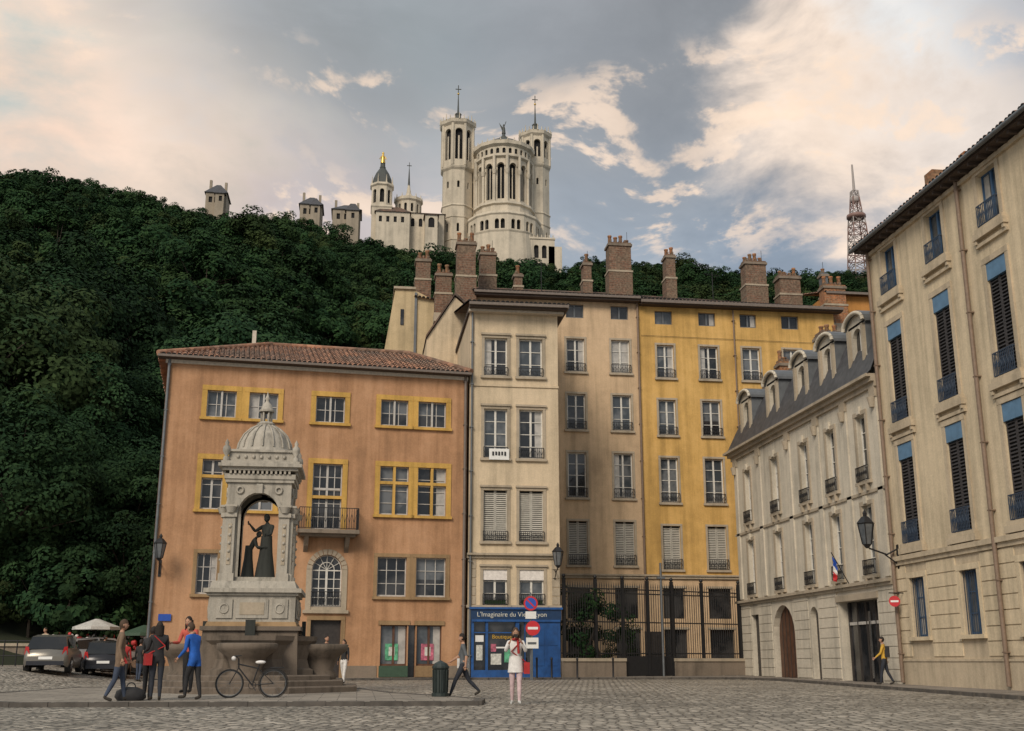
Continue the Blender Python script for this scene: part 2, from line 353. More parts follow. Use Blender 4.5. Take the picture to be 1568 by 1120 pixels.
def wall_lantern(name,fr,u,z,s=1.0):
    T=Thing(name,fr.p(u,0,z)); B=T["bracket"]; G=T["lantern"]
    B.path([fr.p(u,0,z-.1*s),fr.p(u,.3*s,z-.25*s),fr.p(u,.75*s,z-.1*s)],.022*s,"iron"); B.path([fr.p(u,0,z-.5*s),fr.p(u,.35*s,z-.25*s)],.018*s,"iron"); B.fb(fr,u-.05*s,u+.05*s,0,.03,z-.6*s,z,"iron")
    c=Vector(fr.p(u,.8*s,z)); G.lathe(c,[(.04*s,-.1*s),(.12*s,0)],"iron",n=6,sm=False); G.lathe(c,[(.21*s,.5*s),(.24*s,.52*s),(.1*s,.68*s),(.05*s,.7*s),(.06*s,.78*s),(0,.88*s)],"iron",n=6,sm=False)
    G.lathe(c,[(.115*s,.0),(.20*s,.5*s)],"glass_mid",n=6,sm=False)
    for i in range(6):
        t=math.pi*i/3; G.tube(c+V(.12*s*math.cos(t),.12*s*math.sin(t),0),c+V(.21*s*math.cos(t),.21*s*math.sin(t),.5*s),.014*s,"iron",n=4)
    T.done()
def drainpipe(T,fr,u,z0,z1,d=.1,r=.055,mat="drainpipe"):
    B=T["drainpipes"]; B.tube(fr.p(u,d,z0),fr.p(u,d,z1),r,mat,n=8)
    z=z0+1
    while z<z1: B.fb(fr,u-.09,u+.09,0,d+.07,z,z+.04,mat); z+=2.2
# ------------------------------------------------------------------ ground
def gridmesh(name,xs,ys,fz,mat):
    vs=[(x,y,fz(x,y)) for y in ys for x in xs]; nx=len(xs)
    fs=[(j*nx+i,j*nx+i+1,(j+1)*nx+i+1,(j+1)*nx+i) for j in range(len(ys)-1) for i in range(nx-1)]
    me=bpy.data.meshes.new(name); me.from_pydata(vs,[],fs); me.materials.append(M[mat]); me.polygons.foreach_set("use_smooth",[True]*len(fs))
    o=bpy.data.objects.new(name,me); scene.collection.objects.link(o); return o
gridmesh("cobblestone_square",[-1500,-300,-100,-50]+list(np.arange(-30,40,1.5))+[60,100,300,1500],[-300,-60,-20,0]+list(np.arange(4,66,1.5))+[80,200,700,3000],lambda x,y:gz(x,min(y,70)) if y>=0 else .0,"cobblestones")
def slab(name,poly,top,mat,h=.1):
    T=Thing(name,(sum(p[0] for p in poly)/len(poly),sum(p[1] for p in poly)/len(poly),.2))
    up=[(x,y,gz(x,y)+top) for x,y in poly]; n=len(poly)
    T["surface"].face(up,mat)
    for i in range(n):
        a,b_=up[i],up[(i+1)%n]; T["kerb"].face([(a[0],a[1],a[2]-.35),(b_[0],b_[1],b_[2]-.35),b_,a],"kerb_stone")
        A=Vector(a);Bv=Vector(b_); k=int((Bv-A).length/.9)+1; c=Vector((sum(p[0] for p in poly)/n,sum(p[1] for p in poly)/n,0))
        for j in range(k):
            s0=A.lerp(Bv,j/k+.006);s1=A.lerp(Bv,(j+1)/k-.006); d=(Bv-A).normalized(); nn=Vector((-d.y,d.x,0)); 
            if nn.dot(c-A)<0: nn=-nn
            nn*=.22; o=-nn*.08; hh=random.uniform(.004,.012)
            q=[s0+o,s1+o,s1+nn,s0+nn]; T["kerb"].hexa([(p.x,p.y,p.z-.2) for p in q]+[(p.x,p.y,p.z+hh) for p in q],"kerb_stone")
    T.done()
slab("raised_paving",[(-7.6,27.3),(2.85,27.0),(3.1,28.6),(1.0,33.4),(-.3,39.5),(-9,39.5),(-10.5,31)],.10,"paving")
slab("sidewalk",[(17.2,12),(17.4,28),(18.2,40),(18.9,50),(18.2,54),(9.4,54.1),(5.2,54.15),(4.9,53.9),(-9.5,52.2),(-9.3,53.6),(5,55.2),(9.6,55.2),(20.2,58.9),(20.2,12)],.09,"sidewalk_asphalt")
# ------------------------------------------------------------------ hill
rx=np.array([-400,-160,-114,-103,-89,-79,-63,-49,-27,-14,-2,10,23,38,48,59,70,91,113,129,154,166,400.]); rz=np.array([149,148,146.6,146.6,146.8,145,141.7,138.7,137.7,134.0,133.0,130.8,130.7,129.9,128,123,129.5,128.5,127.3,126.3,129.2,130,128.])-8.0
def hz(x,y):
    a=min(max((x+16)/10,0),1); y0=60+ a*26; t=(y-y0)/(340-y0)
    if t<0: return gz(x,y)+t*8
    zr=np.interp(x,rx,rz)
    if t<=1: z=zr*t**.97+(1-t)*1.0
    else: z=zr+min((t-1)*4,1.0)
    return z+1.3*math.sin(x*.07+y*.05)*min(t*3,1)*(1 if t<.8 else max(0,(1-t)*5))
gridmesh("hillside",list(np.arange(-420,440,10)),list(np.arange(58,90,2))+list(np.arange(90,460,10)),hz,"hill_soil")
# ------------------------------------------------------------------ trees
def tree_mesh(name,seed,h,cr,ncl,nl,ls,leaf):
    r=np.random.default_rng(seed); B=MB(); tr=h*.026
    top=Vector((r.normal()*.3,r.normal()*.3,h*.6)); B.tube((0,0,-1.5),(top.x*.5,top.y*.5,h*.35),tr*1.4,"bark",tr,n=7); B.tube((top.x*.5,top.y*.5,h*.35),top,tr,"bark",tr*.4,n=6)
    cen=[]
    zc=h*.58; rzv=h*.44; e1,e2=r.uniform(.8,1.2),r.uniform(.8,1.2)
    for i in range(ncl):
        d=r.normal(size=3); d/=np.linalg.norm(d); k=r.uniform(.5,1)**.5*(1+.2*math.sin(3*math.atan2(d[1],d[0])+seed)+.15*math.sin(5*d[2]+seed)); 
        c=np.array([d[0]*cr*k*e1,d[1]*cr*k*e2,zc+d[2]*rzv*k]); cen.append(c)
        if i%4==0: B.tube((top.x*.5,top.y*.5,h*.35+r.uniform(0,h*.2)),tuple(c*.9+np.array([0,0,zc])*.1),tr*.35,"bark",tr*.08,n=4)
    V0=[];SH=[]
    for c in cen:
        R=cr*r.uniform(.24,.44); s=r.uniform(.05,.95); cd=c-np.array([0,0,zc*.8]); cd/=np.linalg.norm(cd)+1e-6
        p=r.normal(size=(nl,3))+cd*.45; p/=np.linalg.norm(p,axis=1)[:,None]; rad=R*r.uniform(.45,1,(nl,1))**.5; p[:,2]*=.7
        pos=c+p*rad; nrm=p*.9+cd*.5+r.normal(size=(nl,3))*.30+np.array([0,0,.25]); nrm/=np.linalg.norm(nrm,axis=1)[:,None]
        t=np.cross(nrm,r.normal(size=(nl,3))); t/=np.linalg.norm(t,axis=1)[:,None]; bt=np.cross(nrm,t); s1=ls*r.uniform(.5,1.3,(nl,1))
        q=np.stack([pos-t*s1,pos-bt*s1*.55+nrm*s1*.12,pos+t*s1,pos+bt*s1*.55],1); V0.append(q.reshape(-1,3)); SH.append(np.clip(s*.6+r.uniform(-.2,.4,nl),0,1))
    LV=np.concatenate(V0); SHv=np.concatenate(SH); nb=len(B.v); nf=len(B.f)
    me=bpy.data.meshes.new(name); n=len(LV)//4
    me.from_pydata(B.v+LV.tolist(),[],B.f+[(nb+4*i,nb+4*i+1,nb+4*i+2,nb+4*i+3) for i in range(n)])
    me.materials.append(M["bark"]); me.materials.append(M[leaf]); me.polygons.foreach_set("material_index",[0]*nf+[1]*n)
    at=me.attributes.new("shade","FLOAT","FACE"); at.data.foreach_set("value",[0.]*nf+SHv.tolist()); me.update(); return me
def proto(cname,n,seed0,**k):
    col=bpy.data.collections.new(cname)
    for i in range(n):
        me=tree_mesh(cname+"_variant",seed0+i,h=k["h"]*random.uniform(.85,1.15),cr=k["cr"]*random.uniform(.8,1.2),ncl=k["ncl"],nl=k["nl"],ls=k["ls"],leaf=k["leaf"])
        col.objects.link(bpy.data.objects.new("tree_variant",me))
    return col
def scatter(name,pts,scs,col):
    n=len(pts); me=bpy.data.meshes.new(name); me.from_pydata(pts,[],[])
    for an,ty,vals in (("sc","FLOAT",scs),("rz","FLOAT",[random.uniform(0,6.28) for _ in pts]),("vi","INT",[random.randrange(1000) for _ in pts])):
        a=me.attributes.new(an,ty,"POINT"); a.data.foreach_set("value",vals)
    o=bpy.data.objects.new(name,me); scene.collection.objects.link(o)
    g=bpy.data.node_groups.new(name+"_nodes","GeometryNodeTree"); g.interface.new_socket("Geometry",in_out="INPUT",socket_type="NodeSocketGeometry"); g.interface.new_socket("Geometry",in_out="OUTPUT",socket_type="NodeSocketGeometry")
    gi=g.nodes.new("NodeGroupInput");go=g.nodes.new("NodeGroupOutput");ip=g.nodes.new("GeometryNodeInstanceOnPoints");ci=g.nodes.new("GeometryNodeCollectionInfo")
    ci.inputs["Collection"].default_value=col; ci.inputs["Separate Children"].default_value=True; ci.inputs["Reset Children"].default_value=True
    def na(nm,ty):
        q=g.nodes.new("GeometryNodeInputNamedAttribute"); q.data_type=ty; q.inputs["Name"].default_value=nm; return q.outputs[0]
    cx=g.nodes.new("ShaderNodeCombineXYZ"); g.links.new(na("rz","FLOAT"),cx.inputs[2]); g.links.new(gi.outputs[0],ip.inputs["Points"]); g.links.new(ci.outputs[0],ip.inputs["Instance"])
    ip.inputs["Pick Instance"].default_value=True; g.links.new(na("vi","INT"),ip.inputs["Instance Index"]); g.links.new(cx.outputs[0],ip.inputs["Rotation"]); g.links.new(na("sc","FLOAT"),ip.inputs["Scale"]); g.links.new(ip.outputs[0],go.inputs[0])
    md=o.modifiers.new("instances","NODES"); md.node_group=g; return o
far=proto("forest_tree",7,100,h=11,cr=4.5,ncl=38,nl=150,ls=.29,leaf="leaves")
near=proto("large_tree",5,300,h=13.5,cr=5.6,ncl=75,nl=330,ls=.19,leaf="leaves_near")
bush=proto("foot_bush",3,500,h=3.2,cr=1.8,ncl=22,nl=120,ls=.13,leaf="leaves_near")
pts=[];sc=[]
y=100.
while y<352:
    step=5.4+ (y-100)*.001; x=-.48*y-30
    while x<.62*y+25:
        px=x+random.uniform(-2.7,2.7); py=y+random.uniform(-2.7,2.7); ok=True
        if 18<px<62 and py>331: ok=False
        if -18<px<22 and py>338: ok=False
        if -56<px<-44 and py>340: ok=False
        if -25<px<-14 and py>340: ok=False
        s=random.choice([random.uniform(.5,.75),random.uniform(.7,1.0),random.uniform(.9,1.2)])
        if py>270: s*=.82
        if py>305: s*=.80
        if py>325 and -60<px<24: s*=.8
        if ok: pts.append((px,py,hz(px,py)-1.2)); sc.append(s)
        x+=step
    y+=step*.92
scatter("hillside_forest",pts,sc,far)
pts=[];sc=[]
y=67.
while y<104:
    x=-52.
    while x<34:
        px=x+random.uniform(-2.5,2.5); py=y+random.uniform(-2.5,2.5)
        if px<-13 or py>88: pts.append((px,py,hz(px,py)-.8)); sc.append(random.choice([random.uniform(.5,.8),random.uniform(.8,1.2)])*(.7 if py<72 else 1))
        x+=6.6
    y+=6.2
scatter("hill_foot_trees",pts,sc,near)
pts=[];sc=[]
for i in range(170):
    px=random.uniform(-50,-13.5); py=random.uniform(63.4,73); pts.append((px,py,hz(px,py)-.3)); sc.append(random.uniform(.7,1.5))
scatter("undergrowth",pts,sc,bush)
# ------------------------------------------------------------------ pink building
PA=math.radians(6.56); pf=Fr((-9.37,53.35,0),(math.cos(PA),math.sin(PA),0),(math.sin(PA),-math.cos(PA),0))
T=Thing("pink_townhouse",(-2,58,.4)); Wl=T["walls"]; Tr=T["window_surrounds"]
L=14.47; zt=15.0
wins=[]; 
for u0,u1 in ((1.9,3.25),(3.85,5.2),(7.0,8.4),(10.15,11.5),(12.0,13.4)): wins.append((u0,u1,12.3,13.6,3,2,"top"))
for u0,u1 in ((1.9,2.85),(4.0,5.2),(10.2,11.6),(12.05,13.45)): wins.append((u0,u1,7.95,10.3,2,4,"mid"))
wins.append((7.0,8.4,7.15,10.3,4,5,"mid"))
for u0,u1 in ((1.95,2.85),(10.2,11.6),(12.05,13.5)): wins.append((u0,u1,4.1,5.95,3,3,"low"))
holes=[(w_[0],w_[1],w_[2],w_[3]) for w_ in wins]
archh=(7.15,8.55,3.6,6.0,True); door=(7.2,8.6,.3,3.0); s1=(10.45,11.7,.95,2.8); s2=(12.15,13.35,.95,2.8); dd=(11.75,12.1,.35,2.8)
holes+= [archh,door,s1,s2,dd]
facade(Wl,pf,0,L,-.3,zt,holes,"pink_plaster")
for w_ in wins:
    u0,u1,z0,z1,nv,nh,k=w_; win(T,pf,u0,u1,z0,z1,nv,nh,"frame_grey",glass="glass_mid" if random.random()<.3 else "glass_dark",transom=.62 if k=="mid" else 0)
    if k=="top":
        surround(Tr,pf,u0,u1,z0,z1,.24,"ochre_frame",.05); um=(u0+u1)/2; Tr.fb(pf,um-.045,um+.045,-.15,-.02,z0,z1,"frame_grey")
    elif k=="mid":
        surround(Tr,pf,u0,u1,z0,z1,.24,"ochre_frame",.05); Tr.fb(pf,u0,u1,-.15,.03,z0+1.48,z0+1.62,"ochre_frame")
        if u0>9: Tr.fb(pf,(u0+u1)/2-.06,(u0+u1)/2+.06,-.15,.028,z0,z1,"ochre_frame")
    else: surround(Tr,pf,u0,u1,z0,z1,.17,"brown_frame",.05)
for a,b_,z0,z1,mt in ((11.5,12.0,12.17,13.84,"ochre_frame"),(11.6,12.05,7.82,10.54,"ochre_frame"),(11.6,12.05,3.97,6.12,"brown_frame"),(3.25,3.85,12.17,13.84,"ochre_frame")):
    Tr.fb(pf,a+.02,b_-.02,0,.04,z0+.01,z1-.01,mt)
win(T,pf,7.15,8.55,3.6,6.0,4,4,"frame_white",arch=True,glass="glass_dark")
Tr.fb(pf,6.9,7.15,0,.05,3.45,5.3,"trim_stone");Tr.fb(pf,8.55,8.8,0,.05,3.45,5.3,"trim_stone");Tr.fb(pf,6.8,8.9,0,.14,3.3,3.45,"trim_stone"); Tr.fb(pf,7.15,8.55,-.1,.02,3.45,3.6,"trim_stone")
for i in range(12):
    t0,t1=math.pi*i/12+.02,math.pi*(i+1)/12-.02; cx,cz=7.85,5.3
    q=[(cx-r*math.cos(t),cz+r*math.sin(t)) for r,t in ((.7,t0),(.95,t0),(.95,t1),(.7,t1))]
    Tr.hexa([pf.p(a,0,b_) for a,b_ in q]+[pf.p(a,.05,b_) for a,b_ in q],"trim_stone")
rail(T["ironwork"],pf,7.15,8.55,3.62,4.3,.02,sp=.12,ends=False)
D=T["doors"]
D.face([pf.p(7.2,-.22,.3),pf.p(8.6,-.22,.3),pf.p(8.6,-.22,3.0),pf.p(7.2,-.22,3.0)],"door_dark"); surround(Tr,pf,7.2,8.6,.3,3.0,.18,"brown_frame",.04,False)
for (a,b_,z0,z1,_p) in ((10.45,11.7,.95,2.8,"poster_a"),(12.15,13.35,.95,2.8,"poster_b")):
    win(T,pf,a,b_,z0,z1,2,1,"door_brown",glass="glass_mid"); D.fb(pf,a+.25,a+.85,-.17,-.15,z0+.25,z0+1.0,_p); D.fb(pf,a+.42,a+.7,-.148,-.14,z0+.45,z0+.85,"poster_c")
    Tr.fb(pf,a-.12,b_+.12,0,.06,z1,z1+.2,"brown_frame")
    Tr.fb(pf,a-.05,b_+.05,0,.07,.45,z0,"awning_green" if a<11 else "brown_frame")
D.face([pf.p(11.75,-.22,.35),pf.p(12.1,-.22,.35),pf.p(12.1,-.22,2.8),pf.p(11.75,-.22,2.8)],"glass_dark")
Tr.fb(pf,0,7.0,0,.04,-.3,.95,"old_stone"); Tr.fb(pf,8.8,10.3,0,.04,-.3,.95,"old_stone"); Tr.fb(pf,13.5,L,0,.04,-.3,.95,"old_stone")
I=T["ironwork"]; Tr.fb(pf,6.35,9.2,0,1.0,6.9,7.08,"old_stone"); Tr.fb(pf,6.5,9.05,0,.75,6.78,6.9,"old_stone")
for u in (6.7,8.6):
    P=pf.p; Tr.mesh([P(u,0,6.78),P(u,.7,6.78),P(u,.35,6.35),P(u,0,6.1),P(u+.2,0,6.78),P(u+.2,.7,6.78),P(u+.2,.35,6.35),P(u+.2,0,6.1)],[(0,1,2,3),(4,7,6,5),(0,4,5,1),(1,5,6,2),(2,6,7,3)],"old_stone")
rail(I,pf,6.4,9.15,7.12,8.1,.92,sp=.11,ends=True)
for k in range(9):
    for u in (6.4,9.12): I.fb(pf,u,u+.02,.08+k*.1,.1+k*.1,7.12,8.1,"iron")
xs_=[pf.p(0,0,0),pf.p(L,0,0),pf.p(L,-10,0),pf.p(0,-10,0)]
for i,j in ((1,2),(2,3),(3,0)):
    a,b_=xs_[i],xs_[j]; Wl.face([(a[0],a[1],-.3),(b_[0],b_[1],-.3),(b_[0],b_[1],zt),(a[0],a[1],zt)],"pink_plaster")
R_=T["roof"]; o_=.45; ez=15.12
e=[pf.p(-o_,o_,ez),pf.p(L+.1,o_,ez),pf.p(L+.1,-10-o_,ez),pf.p(-o_,-10-o_,ez)]; r0=pf.p(4.9,-5,17.35); r1=pf.p(12.3,-5,17.35)
tiles(R_,e[0],e[1],r0,r1,"red_tiles"); tiles(R_,e[1],e[2],r1,r1,"red_tiles"); tiles(R_,e[2],e[3],r1,r0,"red_tiles"); tiles(R_,e[3],e[0],r0,r0,"red_tiles")
for a,b_ in ((e[0],r0),(r0,r1),(r1,e[1])): R_.tube((a[0],a[1],a[2]+.05),(b_[0],b_[1],b_[2]+.08),.13,"red_tiles",n=8)
R_.fb(pf,-o_+.02,L+.1,-.02,o_-.04,ez-.14,ez-.02,"wood_fascia"); R_.fb(pf,-o_,L+.1,o_-.03,o_+.1,ez-.12,ez-.01,"gutter"); R_.fb(pf,-.1,L,0,.12,ez-.32,ez-.15,"gutter_white")
R_.box(-6.1,-5.9,58.7,58.9,16.3,18.1,"gutter_white")
drainpipe(T,pf,.08,.5,15,.1,.07,"zinc"); drainpipe(T,pf,L-.12,.5,15,.12,.07,"gutter")
T.done()
wall_lantern("wall_lantern",pf,.35,5.6,1.25)
# ------------------------------------------------------------------ cream building
T=Thing("cream_apartment_house",(7.4,59,.4)); cf=Fr((0,55,0),(1,0,0),(0,-1,0)); Wl=T["walls"];Tr=T["window_surrounds"];I=T["railings"]
cols=((5.85,7.02),(7.62,8.82)); rows=((15.1,17.1,3,.45),(10.9,13.4,4,.55),(6.8,9.3,4,.5),(3.75,5.45,3,.55)); holes=[];shop=(5.35,9.5,.3,3.05)
for a,b_ in cols:
    for z0,z1,nh,rh in rows: holes.append((a,b_,z0,z1))
facade(Wl,cf,5.12,9.62,3.7,18.4,holes,"cream_plaster"); facade(Wl,cf,5.12,9.62,-.2,3.7,[shop],"trim_stone")
for ri,(z0,z1,nh,rh) in enumerate(rows):
    for ci,(a,b_) in enumerate(cols):
        if ri==2:
            T["windows"].face([cf.p(a,-.2,z0),cf.p(b_,-.2,z0),cf.p(b_,-.2,z1),cf.p(a,-.2,z1)],"glass_curtain"); louvers(T["windows"],cf,a,(a+b_)/2-.01,z0,z1,"louver_grey",-.16,.1); louvers(T["windows"],cf,(a+b_)/2+.01,b_,z0,z1,"louver_grey",-.16,.1)
        else: win(T,cf,a,b_,z0,z1,2,nh,"frame_white",glass="glass_dark" if not(ri==0 and ci==1) else "glass_mid",fw=.07)
        surround(Tr,cf,a,b_,z0,z1,.14,"trim_stone",.04); Tr.fb(cf,a-.18,b_+.18,0,.13,z1+.14,z1+.24,"trim_stone")
        rail(I,cf,a-.02,b_+.02,z0+.03,z0+rh,.1,sp=.1)
        if ri==3: Tr.fb(cf,a,b_,-.15,-.02,z1-.5,z1,"flower_white"); Tr.fb(cf,a+.1,b_-.1,.02,.09,z0+.03,z0+.25,"leaves_near")
Tr.fb(cf,5.05,9.68,0,.10,5.98,6.12,"trim_stone"); Tr.fb(cf,5.05,9.7,0,.24,6.12,6.22,"trim_stone"); Tr.fb(cf,5.05,9.68,0,.09,3.64,3.76,"trim_stone"); Tr.fb(cf,5.1,9.64,0,.06,14.55,14.66,"cream_plaster")
for z in np.arange(3.8,5.9,.42): Tr.fb(cf,9.22,9.6,0,.035,z,z+.38,"trim_stone"); Tr.fb(cf,5.15,5.5,0,.035,z,z+.38,"trim_stone")
Bn=T["banner"]; Bn.mesh([cf.p(6.1+i*.1,.16+.02*(i%2),z) for z in (10.8,11.35) for i in range(11)],[(i,i+1,i+12,i+11) for i in range(10)],"sign_white",True)
for k in range(5): Bn.fb(cf,6.25+k*.15,6.34+k*.15,.19,.195,11.0+.02*(k%2),11.2,"iron")
Wl.face([(9.62,55,-.2),(9.62,64,-.2),(9.62,64,18.4),(9.62,55,18.4)],"cream_plaster"); Wl.face([(5.12,55,-.2),(5.12,64,-.2),(5.12,64,19.5),(5.12,55,18.4)],"cream_plaster")
R_=T["roof"]; tiles(R_,(5.0,54.2,18.75),(10.05,54.2,18.75),(5.0,63.9,21.1),(10.05,63.9,21.1),"dark_tiles"); 
R_.box(5.02,10.0,54.25,63.9,18.5,18.7,"wood_fascia"); R_.box(4.98,10.07,54.08,54.22,18.58,18.72,"gutter"); R_.box(5.02,9.9,54.6,54.98,18.38,18.5,"gutter_white")
R_.box(10.0,10.08,54.1,63.9,18.55,18.75,"gutter")
drainpipe(T,cf,5.22,.4,18.4,.12,.05,"zinc")
T.done()
T=Thing("blue_shopfront",(7.4,54.9,.4)); S=T["joinery"]; G=T["glazing"]
S.fb(cf,5.3,9.58,-.05,.12,.3,.75,"shop_blue"); S.fb(cf,5.3,9.58,.0,.18,2.98,3.08,"shop_blue"); S.fb(cf,5.25,9.64,.0,.14,3.08,3.56,"shop_sign_blue"); S.fb(cf,5.2,9.7,0,.22,3.56,3.66,"shop_blue")
for a,b_ in ((5.3,5.42),(5.98,6.1),(7.42,7.6),(8.15,9.58)): S.fb(cf,a,b_,-.08,.10,.75,2.98,"shop_blue")
for a in (8.3,8.95): S.fb(cf,a,a+.5,.10,.125,.95,1.75,"shop_blue"); S.fb(cf,a,a+.5,.10,.125,1.9,2.85,"shop_blue")
G.face([cf.p(5.3,-.06,.7),cf.p(8.2,-.06,.7),cf.p(8.2,-.06,3.0),cf.p(5.3,-.06,3.0)],"glass_dark")
S.fb(cf,7.86,7.9,-.08,.06,.75,2.98,"shop_blue"); S.fb(cf,5.42,7.42,-.05,.05,2.45,2.5,"shop_blue")
Q=T["window_display"]; Q.fb(cf,6.25,6.75,-.045,-.03,1.0,1.5,"poster_c"); Q.fb(cf,6.9,7.2,-.045,-.03,1.1,1.7,"poster_a"); Q.fb(cf,5.55,5.85,-.045,-.03,1.2,1.9,"poster_c"); Q.fb(cf,5.5,5.9,-.045,-.03,2.05,2.35,"sign_white"); Q.fb(cf,6.5,7.1,-.045,-.035,1.75,1.82,"sign_white"); Q.fb(cf,6.25,6.5,-.045,-.03,1.6,1.95,"poster_b")
e_=T.done()
def text(body,loc,size,rot,mat,parent,name="lettering"):
    cu=bpy.data.curves.new(name,"FONT"); cu.body=body; cu.size=size; cu.extrude=.008; cu.materials.append(M[mat]); o=bpy.data.objects.new(name,cu); scene.collection.objects.link(o)
    o.rotation_euler=rot; o.location=Vector(loc)-Vector(parent.location); o.parent=parent
text("L'Imaginaire du Vieux Lyon",(5.55,54.85,3.22),.31,(math.pi/2,0,0),"poster_c",e_)
text("Boutique",(6.3,55.02,2.2),.26,(math.pi/2,0,0),"yellow_cloth",e_)
wall_lantern("wall_lantern",cf,9.35,5.6,1.25)
# ------------------------------------------------------------------ beige + yellow row
yf=Fr((0,64,0),(1,0,0),(0,-1,0))
rowsY=((17.8,19.85,3,.5),(14.3,16.45,3,.5),(10.3,12.95,4,.55),(6.45,8.95,4,.6))
def rowhouse(name,x0,x1,cols,att,wall,z_off,dx):
    T=Thing(name,((x0+x1)/2,70,.4)); Wl=T["walls"];Tr=T["window_surrounds"];I=T["railings"]; holes=[]
    for a,b_ in cols:
        for z0,z1,nh,rh in rowsY: holes.append((a,b_,z0-z_off,z1-z_off))
    for a,b_ in att: holes.append((a,b_,21.15-z_off,22.0-z_off))
    lowh=[(a-.1,b_+.1,3.5,5.2) for a,b_ in cols]+[(a-.1,b_+.2,.3,2.9) for a,b_ in cols]
    facade(Wl,yf,x0,x1,5.8,22.35-z_off*.5,holes,wall); facade(Wl,yf,x0,x1,-.2,5.8,lowh,"beige_plaster")
    for h in lowh: T["windows"].face([yf.p(h[0],-.2,h[2]),yf.p(h[1],-.2,h[2]),yf.p(h[1],-.2,h[3]),yf.p(h[0],-.2,h[3])],"glass_dark"); Tr.fb(yf,h[0]-.1,h[1]+.1,0,.04,h[3],h[3]+.12,"trim_stone")
    for a,b_ in cols:
        for k,(z0,z1,nh,rh) in enumerate(rowsY):
            z0-=z_off;z1-=z_off
            if k==3:
                T["windows"].face([yf.p(a,-.2,z0),yf.p(b_,-.2,z0),yf.p(b_,-.2,z1),yf.p(a,-.2,z1)],"glass_mid")
                for c_,d in ((a,(a+b_)/2-.01),((a+b_)/2+.01,b_)): louvers(T["windows"],yf,c_,d,z0,z1,"louver_grey",-.16,.1)
            else: win(T,yf,a,b_,z0,z1,2,nh,"frame_white",fw=.075)
            surround(Tr,yf,a,b_,z0,z1,.12,"trim_stone",.035); rail(I,yf,a-.03,b_+.03,z0+.02,z0+rh,.12,sp=.1)
    for a,b_ in att: win(T,yf,a,b_,21.15-z_off,22.0-z_off,2,1,"zinc",glass="glass_dark")
    Tr.fb(yf,x0,x1,0,.12,5.72,5.86,"trim_stone"); Tr.fb(yf,x0,x1,0,.2,5.86,5.95,"trim_stone"); 
    Wl.face([(x0,64,5),(x0,74,5),(x0,74,22.2),(x0,69,24),(x0,64,22.3)],wall)
    return T
colb=((11.72,12.82),(14.45,15.58)); coly=((17.25,18.3),(19.93,21.05),(22.6,23.7),(25.2,26.3))
T=rowhouse("beige_apartment_house",9.3,16.2,colb,((11.72,12.8),(14.47,15.55)),"beige_plaster",0,0)
Wl=T["walls"]; facade(Wl,yf,6.2,9.3,17,22.35,[(8.9,9.28,21.2,22.0),(6.9,7.5,21.2,22.0)],"beige_plaster"); win(T,yf,6.9,7.5,21.2,22,1,1,"zinc",glass="glass_dark"); T["windows"].face([yf.p(8.9,-.2,21.2),yf.p(9.28,-.2,21.2),yf.p(9.28,-.2,22),yf.p(8.9,-.2,22)],"glass_dark")
Wl.face([(6.2,64,17),(6.2,74,17),(6.2,74,22.2),(6.2,69,24),(6.2,64,22.3)],"beige_plaster")
R_=T["roof"]; tiles(R_,(6.1,63.4,22.45),(16.2,63.4,22.45),(6.1,69,24.35),(16.2,69,24.35),"dark_tiles"); R_.face([(6.1,69,24.35),(16.2,69,24.35),(16.2,75,22),(6.1,75,22)],"dark_tiles")
R_.box(6.1,16.2,63.28,63.42,22.32,22.46,"gutter"); R_.box(6.15,16.2,63.42,64,22.2,22.3,"wood_fascia"); R_.tube((6.1,69,24.4),(16.2,69,24.4),.13,"dark_tiles"); drainpipe(T,yf,16.1,.5,22.2,.12,.07)
T.done()
T=rowhouse("yellow_apartment_house",16.2,28.6,coly,((17.2,18.28),(19.93,21.0),(22.55,23.6),(25.2,26.3)),"yellow_plaster",.2,0)
R_=T["roof"]; tiles(R_,(16.25,63.4,22.35),(29,63.4,22.2),(16.25,69,24.3),(29,69,24.0),"dark_tiles"); R_.face([(16.2,69,24.3),(29,69,24.),(29,75,22),(16.2,75,22)],"dark_tiles")
R_.box(16.22,29,63.28,63.42,22.12,22.3,"gutter"); R_.box(16.25,29,63.42,64,22.05,22.15,"wood_fascia"); R_.tube((16.2,69,24.35),(29,69,24.05),.13,"dark_tiles"); drainpipe(T,yf,22.1,.5,22.0,.12,.05)
T["cables"].path([yf.p(16.3,.06,20.2),yf.p(22,.06,20.15),yf.p(28.5,.06,20.1)],.012,"iron",4)
T.done()
T=Thing("orange_house",(31,69,10)); B=T["walls"]; B.box(28.6,33.5,65,75,0,23.6,"orange_plaster"); tiles(T["roof"],(28.5,64.6,23.7),(33.8,64.6,23.7),(28.5,69,24.9),(33.8,69,24.9),"red_tiles"); T["gutter"].box(28.5,33.8,64.5,64.62,23.6,23.75,"gutter"); T.done()
T=Thing("tall_cream_house",(2.5,70,.4)); B=T["walls"]
def extr(B,poly,y0,y1,mat,top=None):
    n=len(poly); B.face([(x,y0,z) for x,z in poly],mat); B.face([(x,y1,z) for x,z in poly],mat)
    for i in range(n):
        (x0,z0),(x1,z1)=poly[i],poly[(i+1)%n]; B.face([(x0,y0,z0),(x1,y0,z1),(x1,y1,z1),(x0,y1,z0)],mat if not(top and z0>19.9 and z1>19.9 and abs(x1-x0)>.3) else top)
extr(B,[(.55,0),(.95,19.4),(1.55,23.5),(2.7,23.5),(3.9,22.9),(6.2,22.4),(6.2,0)],67,76,"gable_plaster","dark_tiles")
B.box(1.45,2.8,66.85,76,23.5,23.65,"trim_stone"); B.box(2.75,2.9,66.9,67,5,23.3,"zinc"); T["windows"].box(1.9,2.1,66.95,67.02,21.2,22.2,"glass_dark")
